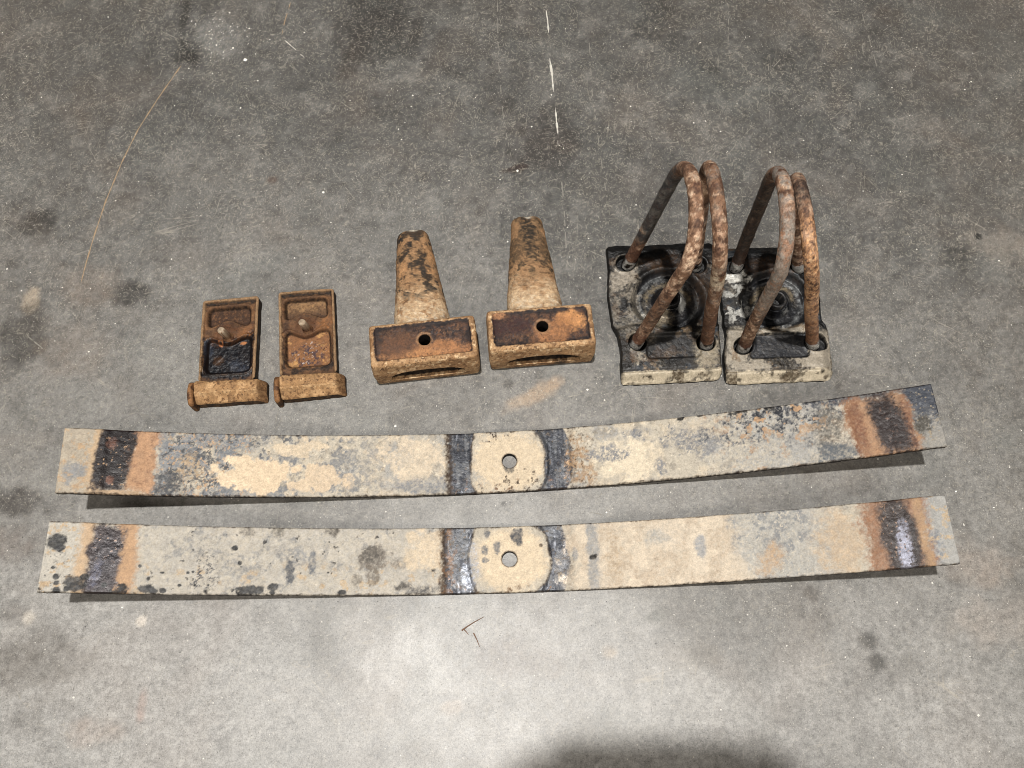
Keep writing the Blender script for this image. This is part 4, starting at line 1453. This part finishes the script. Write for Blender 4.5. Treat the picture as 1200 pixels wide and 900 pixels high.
def u_bolt(pb, pf, lean, leg, seed, painter, label):
    z0 = .004
    pb = np.array([pb[0], pb[1], z0])
    pf = np.array([pf[0], pf[1], z0])
    d = np.array([lean[0], lean[1], 1.])
    d /= np.linalg.norm(d)
    m = (pb+pf)/2
    ax = (pf-pb)/2
    rad = np.linalg.norm(ax)
    path = [pb+d*leg*t for t in np.linspace(0, 1, 100, endpoint=False)]
    for a in np.linspace(0, np.pi, 110, endpoint=False):
        # shoulders a little squarer than a half circle
        c, s = math.cos(a), math.sin(a)
        c = math.copysign(abs(c)**.93, c)
        s = s**.93
        path.append(m+d*leg-ax*c+d*rad*s)
    path += [pf+d*leg*(1-t) for t in np.linspace(0, 1, 101)]
    path = np.array(path)
    bow = fbm(path*[1, 1, 1], 9, 2, seed)-.5
    path[:, 0] += bow*.002*ss(.0, .05, path[:, 2])
    n = len(path)
    tan = np.gradient(path, axis=0)
    tan /= np.linalg.norm(tan, axis=1)[:, None]
    N1 = np.cross(ax/rad, d)
    N1 /= np.linalg.norm(N1)
    N2 = np.cross(tan, N1)
    N2 /= np.linalg.norm(N2, axis=1)[:, None]
    sg = 52
    A = np.linspace(0, 2*np.pi, sg, endpoint=False)
    arc = np.r_[0, np.cumsum(np.linalg.norm(np.diff(path, axis=0), axis=1))]
    tt = arc/arc[-1]
    rr = np.full(n, .0065)
    V = (path[:, None]+(N1[None, None]*np.cos(A)[None, :, None]+N2[:, None]*np.sin(A)[None, :, None])*rr[:, None, None]).reshape(-1, 3)
    nrm = (N1[None, None]*np.cos(A)[None, :, None]+N2[:, None]*np.sin(A)[None, :, None]).reshape(-1, 3)
    V = V+nrm*((fbm(V, 130, 3, seed)-.5)*.0006+(fbm(V, 500, 2, seed+1)-.5)*.0005)[:, None]
    F = []
    for j in range(n-1):
        i = np.arange(sg)+j*sg
        k = (np.arange(sg)+1) % sg+j*sg
        F.append(np.stack([i, k, k+sg, i+sg], 1))
    org = m.copy()
    org[2] = 0
    lab = thing('u_bolt', org, label, 'U-bolt', 'rusty U-bolts standing in the clamp plates')
    body = slice(6*sg, (n-6)*sg)
    T = np.repeat(tt, sg)
    V = V-org
    P = Paint(np.c_[T, V[:, 2]], V+seed*.37, lin(148, 104, 70), .72, 0, seed)
    P.z = V[:, 2]
    painter(P, T)
    me = mesh_np('rod', V, F)
    P.put(me, .78, 1.30)
    link('rod', me, rod, lab)
    # cut thread at each end, down in the plate's hole; its front glint is painted
    for end in (0, 1):
        c0 = (path[0] if end == 0 else path[-1])-org
        tv, tf = [], []
        prof = []
        for k in range(36):
            zz = .0005+k*.00049
            prof.append((.0073 if k % 2 else .0069, zz))
        prof.append((.0060, .0185))
        for r_, s_ in prof:
            for a in A[::2]:
                b = c0+d*(s_-.0005)+(N1*math.cos(a)+np.cross(d, N1)*math.sin(a))*r_
                tv.append(b)
        g = len(A[::2])
        for j in range(len(prof)-1):
            i = np.arange(g)+j*g
            k = (np.arange(g)+1) % g+j*g
            tf.append(np.stack([i, k, k+g, i+g], 1))
        tv = np.array(tv)
        me = mesh_np('threaded_end', tv, tf)
        Q = Paint(tv[:, :2], tv+seed, lin(70, 60, 54), .45, .5, seed)
        fr = -(tv[:, 1]-c0[1])
        Q.lay(lin(236, 234, 228), ss(.0005, .004, fr)*ss(.36, .50, Q.fb(140, 4, 1)+.12), .30, .35)
        Q.lay(lin(110, 66, 38), ss(.0160, .0180, (tv-c0)@d)*.9, .7, 0)
        Q.put(me)
        link('threaded_end', me, rod, lab)
    return lab


def rust(P, dull=0., k=0):
    n, f, w = P.fb(130, 5, 1+k, .62), P.fb(420, 4, 2+k, .62), P.fb(30, 4, 3+k)
    P.lay(lin(190, 146, 110), ss(.40, .60, n)*.85)
    P.lay(lin(222, 186, 148), ss(.54, .68, .6*f+.4*n)*.75)
    P.lay(lin(104, 66, 44), ss(.55, .68, P.fb(140, 5, 4+k))*.75)
    P.lay(lin(150, 138, 126), ss(.60, .72, .5*w+.5*n)*dull, .5, .1)
    return n, f, w


def bolt_a(P, T):
    n, f, w = rust(P, .55)
    back = ss(.42, .36, T)
    P.lay(lin(76, 76, 78), back*ss(.10, .14, T)*.9*ss(.3, .5, w+.2), .5, .2)
    P.lay(lin(120, 116, 108), back*ss(.5, .64, n)*.7*ss(.10, .2, T))
    P.lay(lin(120, 72, 44), ss(.11, .08, T)*.8)
    P.lay(lin(98, 66, 46), .7*ss(.72, .8, T)*ss(.92, .84, T)*ss(.4, .6, n+.1))
    P.lay(lin(124, 70, 42), .7*ss(.90, .95, T))
    P.lay(lin(112, 74, 50), .6*np.exp(-((T-.44)/.03)**2))


def bolt_b(P, T):
    n, f, w = rust(P, .5, 10)
    P.lay(lin(218, 196, 162), .85*np.exp(-((T-.68)/.035)**2)*ss(.4, .6, n+.1))
    P.lay(lin(112, 84, 66), .8*np.exp(-((T-.5)/.04)**2)*ss(.4, .6, n))
    P.lay(lin(134, 84, 50), .65*ss(.74, .82, T))
    P.lay(lin(92, 62, 44), .6*ss(.78, .9, T)*ss(.55, .65, f))


def bolt_c(P, T):
    n, f, w = rust(P, .85, 20)
    back = ss(.42, .34, T)
    P.lay(lin(74, 64, 56), back*.85*ss(.3, .5, w+.25), .55)
    P.lay(lin(96, 64, 46), .6*ss(.12, .08, T))
    P.lay(lin(156, 144, 130), .75*ss(.5, .56, T)*ss(.86, .74, T)*ss(.35, .55, w+.1))
    P.lay(lin(178, 124, 84), .7*ss(.5, .54, T)*ss(.8, .7, T)*ss(.55, .65, n))
    P.lay(lin(112, 82, 60), .7*ss(.76, .84, T)*ss(.4, .6, w+.1))
    P.lay(lin(116, 68, 42), .75*ss(.91, .95, T))


def bolt_d(P, T):
    n, f, w = rust(P, .15, 30)
    P.lay(lin(214, 150, 86), .75*ss(.5, .56, T)*ss(.42, .6, f+.05))
    P.lay(lin(226, 178, 120), .7*ss(.6, .68, f)*ss(.52, .6, T)*ss(.85, .75, T))
    P.lay(lin(146, 92, 54), .6*ss(.8, .9, T))
    P.lay(lin(74, 58, 50), .8*np.exp(-((T-.47)/.035)**2))


u_bolt(U[0], U[1], (.125, -.01), .162, 41, bolt_a, 'rusty U-bolt with a grey-black rear leg, leftmost of the four U-bolts')
u_bolt(U[3], U[2], (-.150, -.01), .167, 42, bolt_b, 'rusty U-bolt seen edge-on with a pale worn patch, second from the left')
u_bolt(U[4], U[5], (-.065, -.01), .158, 43, bolt_c, 'grey-brown U-bolt standing on the pale-fronted plate, third from the left')
u_bolt(U[7], U[6], (-.345, -.01), .160, 44, bolt_d, 'bright orange rusty U-bolt seen edge-on, rightmost of the four')

# ------------------------------------------------------------------ small litter
wood = plain_material('dry_twig', lin(136, 100, 76), .8)


def stick(name, pts, r, parent=None, loc=(0, 0, 0)):
    V, F = [], []
    pts = [np.array(q, float) for q in pts]
    for j, q in enumerate(pts):
        d = pts[min(j+1, len(pts)-1)]-pts[max(j-1, 0)]
        d /= np.linalg.norm(d)
        a = np.cross(d, [0, 0, 1])
        a /= np.linalg.norm(a)
        b = np.cross(d, a)
        rr = r*(1-.7*j/(len(pts)-1))*random.uniform(.8, 1.15)
        V += [q+(a*math.cos(t)+b*math.sin(t))*rr for t in np.linspace(0, 2*np.pi, 6, endpoint=False)]
    for j in range(len(pts)-1):
        for k in range(6):
            F.append((j*6+k, j*6+(k+1) % 6, j*6+6+(k+1) % 6, j*6+6+k))
    F = np.array(F)
    return link(name, mesh_np(name, np.array(V), [F]), wood, parent, loc)


o = at(542, 738)
tw = thing('twig', (o[0], o[1], 0), 'tiny forked brown twig on the floor below the lower leaf spring', 'twig')
q = lambda u, v, z: at(u, v)-o+np.array([0, 0, z])
stick('stem', [q(541, 739, .001), q(548, 734, .0014), q(556, 729, .0018), q(567, 723, .001)], .0007, tw)
stick('stem', [q(543, 737, .001), q(547, 741, .0012), q(549, 744, .001)], .0006, tw)
stick('stem', [q(555, 742, .001), q(559, 750, .0014), q(562, 758, .001)], .0006, tw)

# ------------------------------------------------------------------ the photographer, just outside the frame, whose phone and hands shade the floor
def skin_mesh(name, joints, bones, sub=2):
    me = bpy.data.meshes.new(name)
    keys = list(joints)
    me.from_pydata([joints[k][0] for k in keys], [(keys.index(a), keys.index(b)) for a, b in bones], [])
    o = bpy.data.objects.new('tmp', me)
    col.objects.link(o)
    sk = o.modifiers.new('s', 'SKIN')
    sk.use_smooth_shade = True
    for i, k in enumerate(keys):
        r_ = joints[k][1]
        me.skin_vertices[0].data[i].radius = r_ if isinstance(r_, tuple) else (r_, r_)
        me.skin_vertices[0].data[i].use_root = (i == 0)
    sb = o.modifiers.new('d', 'SUBSURF')
    sb.levels = sub
    dg = bpy.context.evaluated_depsgraph_get()
    r2 = bpy.data.meshes.new_from_object(o.evaluated_get(dg))
    bpy.data.objects.remove(o)
    r2.name = name
    return r2


RT = np.array([1., 0, 0])
pc_ = CAM+RT*.058-UP*.022-FW*.0055                     # middle of the phone; its lens is at the camera
bm = bmesh.new()
bmesh.ops.create_cube(bm, size=1, matrix=Matrix.Diagonal((.146, .072, .008, 1)))
vert_e = [e for e in bm.edges if abs(e.verts[0].co.z-e.verts[1].co.z) > .004]
bmesh.ops.bevel(bm, geom=vert_e, offset=.009, segments=5, affect='EDGES')
bmesh.ops.bevel(bm, geom=bm.edges[:], offset=.0012, segments=2, affect='EDGES', clamp_overlap=True)
pm_ = bpy.data.meshes.new('phone')
bm.to_mesh(pm_)
bm.free()
rotm = Matrix(((1, 0, 0), (0, UP[1], -FW[1]), (0, UP[2], -FW[2])))
ph = link('phone', pm_, plain_material('phone_shell', lin(60, 60, 64), .4))
ph.matrix_world = Matrix.Translation(pc_) @ rotm.to_4x4()
tag(ph, 'dark phone held over the floor in both hands to take the photo', 'phone')


def pp(x, y, z=0.):
    """point in the phone's own frame"""
    return tuple(pc_+RT*x+UP*y-FW*z)


J, B = {}, []


def j(k, p, r_, par=None):
    J[k] = (tuple(p), r_)
    if par:
        B.append((par, k))


j('pelvis', (.07, -.80, .95), (.15, .11))
j('belly', (.07, -.80, 1.10), (.14, .10), 'pelvis')
j('chest', (.07, -.78, 1.30), (.16, .115), 'belly')
j('neck0', (.07, -.755, 1.46), (.07, .065), 'chest')
j('neck1', (.07, -.73, 1.53), (.055, .055), 'neck0')
j('head0', (.07, -.70, 1.59), (.068, .08), 'neck1')
j('head1', (.07, -.685, 1.68), (.074, .088), 'head0')
j('head2', (.07, -.69, 1.74), (.045, .05), 'head1')
for sd, nm in ((-1, 'l'), (1, 'r')):
    sx = .07+sd*.185
    j(nm+'sh', (sx, -.76, 1.40), .062, 'chest')
    ex_, hx = .07+sd*.255, (pc_[0]+sd*.098)
    j(nm+'el', (ex_, -.64, 1.13), .045, nm+'sh')
    w_ = pp(sd*.115, -.075, .035)
    j(nm+'fa', tuple(np.array((ex_, -.64, 1.13))*.6+np.array(w_)*.4), .041, nm+'el')
    j(nm+'wr', w_, .028, nm+'fa')
    j(nm+'pa', pp(sd*.098, -.036, .030), (.034, .020), nm+'wr')
    for k, (ty, ln) in enumerate(((-.030, .8), (-.011, 1.), (.008, .95), (.024, .85))):
        if sd < 0 and k == 3:
            ty = .016
        j('%sk%d' % (nm, k), pp(sd*.094, ty, .026), .0095, nm+'pa')
        j('%sf%d' % (nm, k), pp(sd*.086, ty, .004), .0085, '%sk%d' % (nm, k))
        j('%st%d' % (nm, k), pp(sd*(.086-.012*ln), ty, -.011), .0075, '%sf%d' % (nm, k))
    j(nm+'th0', pp(sd*.086, -.040, .026), .011, nm+'pa')
    j(nm+'th1', pp(sd*.066, -.018, .016), .0095, nm+'th0')
    j(nm+'th2', pp(sd*.046, -.008, .013), .0085, nm+'th1')
    lx = .07+sd*.10
    j(nm+'hip', (lx, -.80, .88), (.098, .095), 'pelvis')
    j(nm+'kn', (lx+sd*.02, -.77, .50), (.060, .065), nm+'hip')
    j(nm+'ca', (lx+sd*.02, -.80, .34), (.058, .06), nm+'kn')
    j(nm+'an', (lx+sd*.025, -.81, .10), (.042, .045), nm+'ca')
    j(nm+'he', (lx+sd*.025, -.80, .045), (.04, .04), nm+'an')
    j(nm+'to', (lx+sd*.04, -.66, .03), (.042, .026), nm+'he')
bd = skin_mesh('person', J, B, 1)
V = verts_of(bd)
V[:, 2] -= min(0, V[:, 2].min())
# a face: brow, nose, chin drawn out of the head
nose = np.exp(-(((V[:, 0]-.07)/.012)**2+((V[:, 2]-1.63)/.02)**2))*(V[:, 1] > -.66)
V[:, 1] += nose*.022
bd.vertices.foreach_set('co', V.astype(np.float32).ravel())
P = Paint(V[:, :2], V, lin(196, 150, 122, .8), .6, 0, 90)
P.lay(lin(52, 58, 72), ss(.90, .93, V[:, 2])*ss(1.49, 1.47, V[:, 2])*ss(-.44, -.47, V[:, 1]))
P.lay(lin(40, 46, 62), ss(.93, .90, V[:, 2])*ss(-.5, -.55, V[:, 1]))
P.lay(lin(60, 48, 38), ss(.10, .07, V[:, 2])*ss(-.5, -.55, V[:, 1]))
P.lay(lin(48, 36, 28), ss(1.66, 1.69, V[:, 2]-.5*(V[:, 1]+.70)))
P.put(bd, .9)
bd.materials.clear()
tag(link('person', bd, worn_material('skin_and_cloth', .08, .1, 0, .3, 900)),
    'person in dark shirt and trousers standing at the lower edge, holding a phone', 'person')
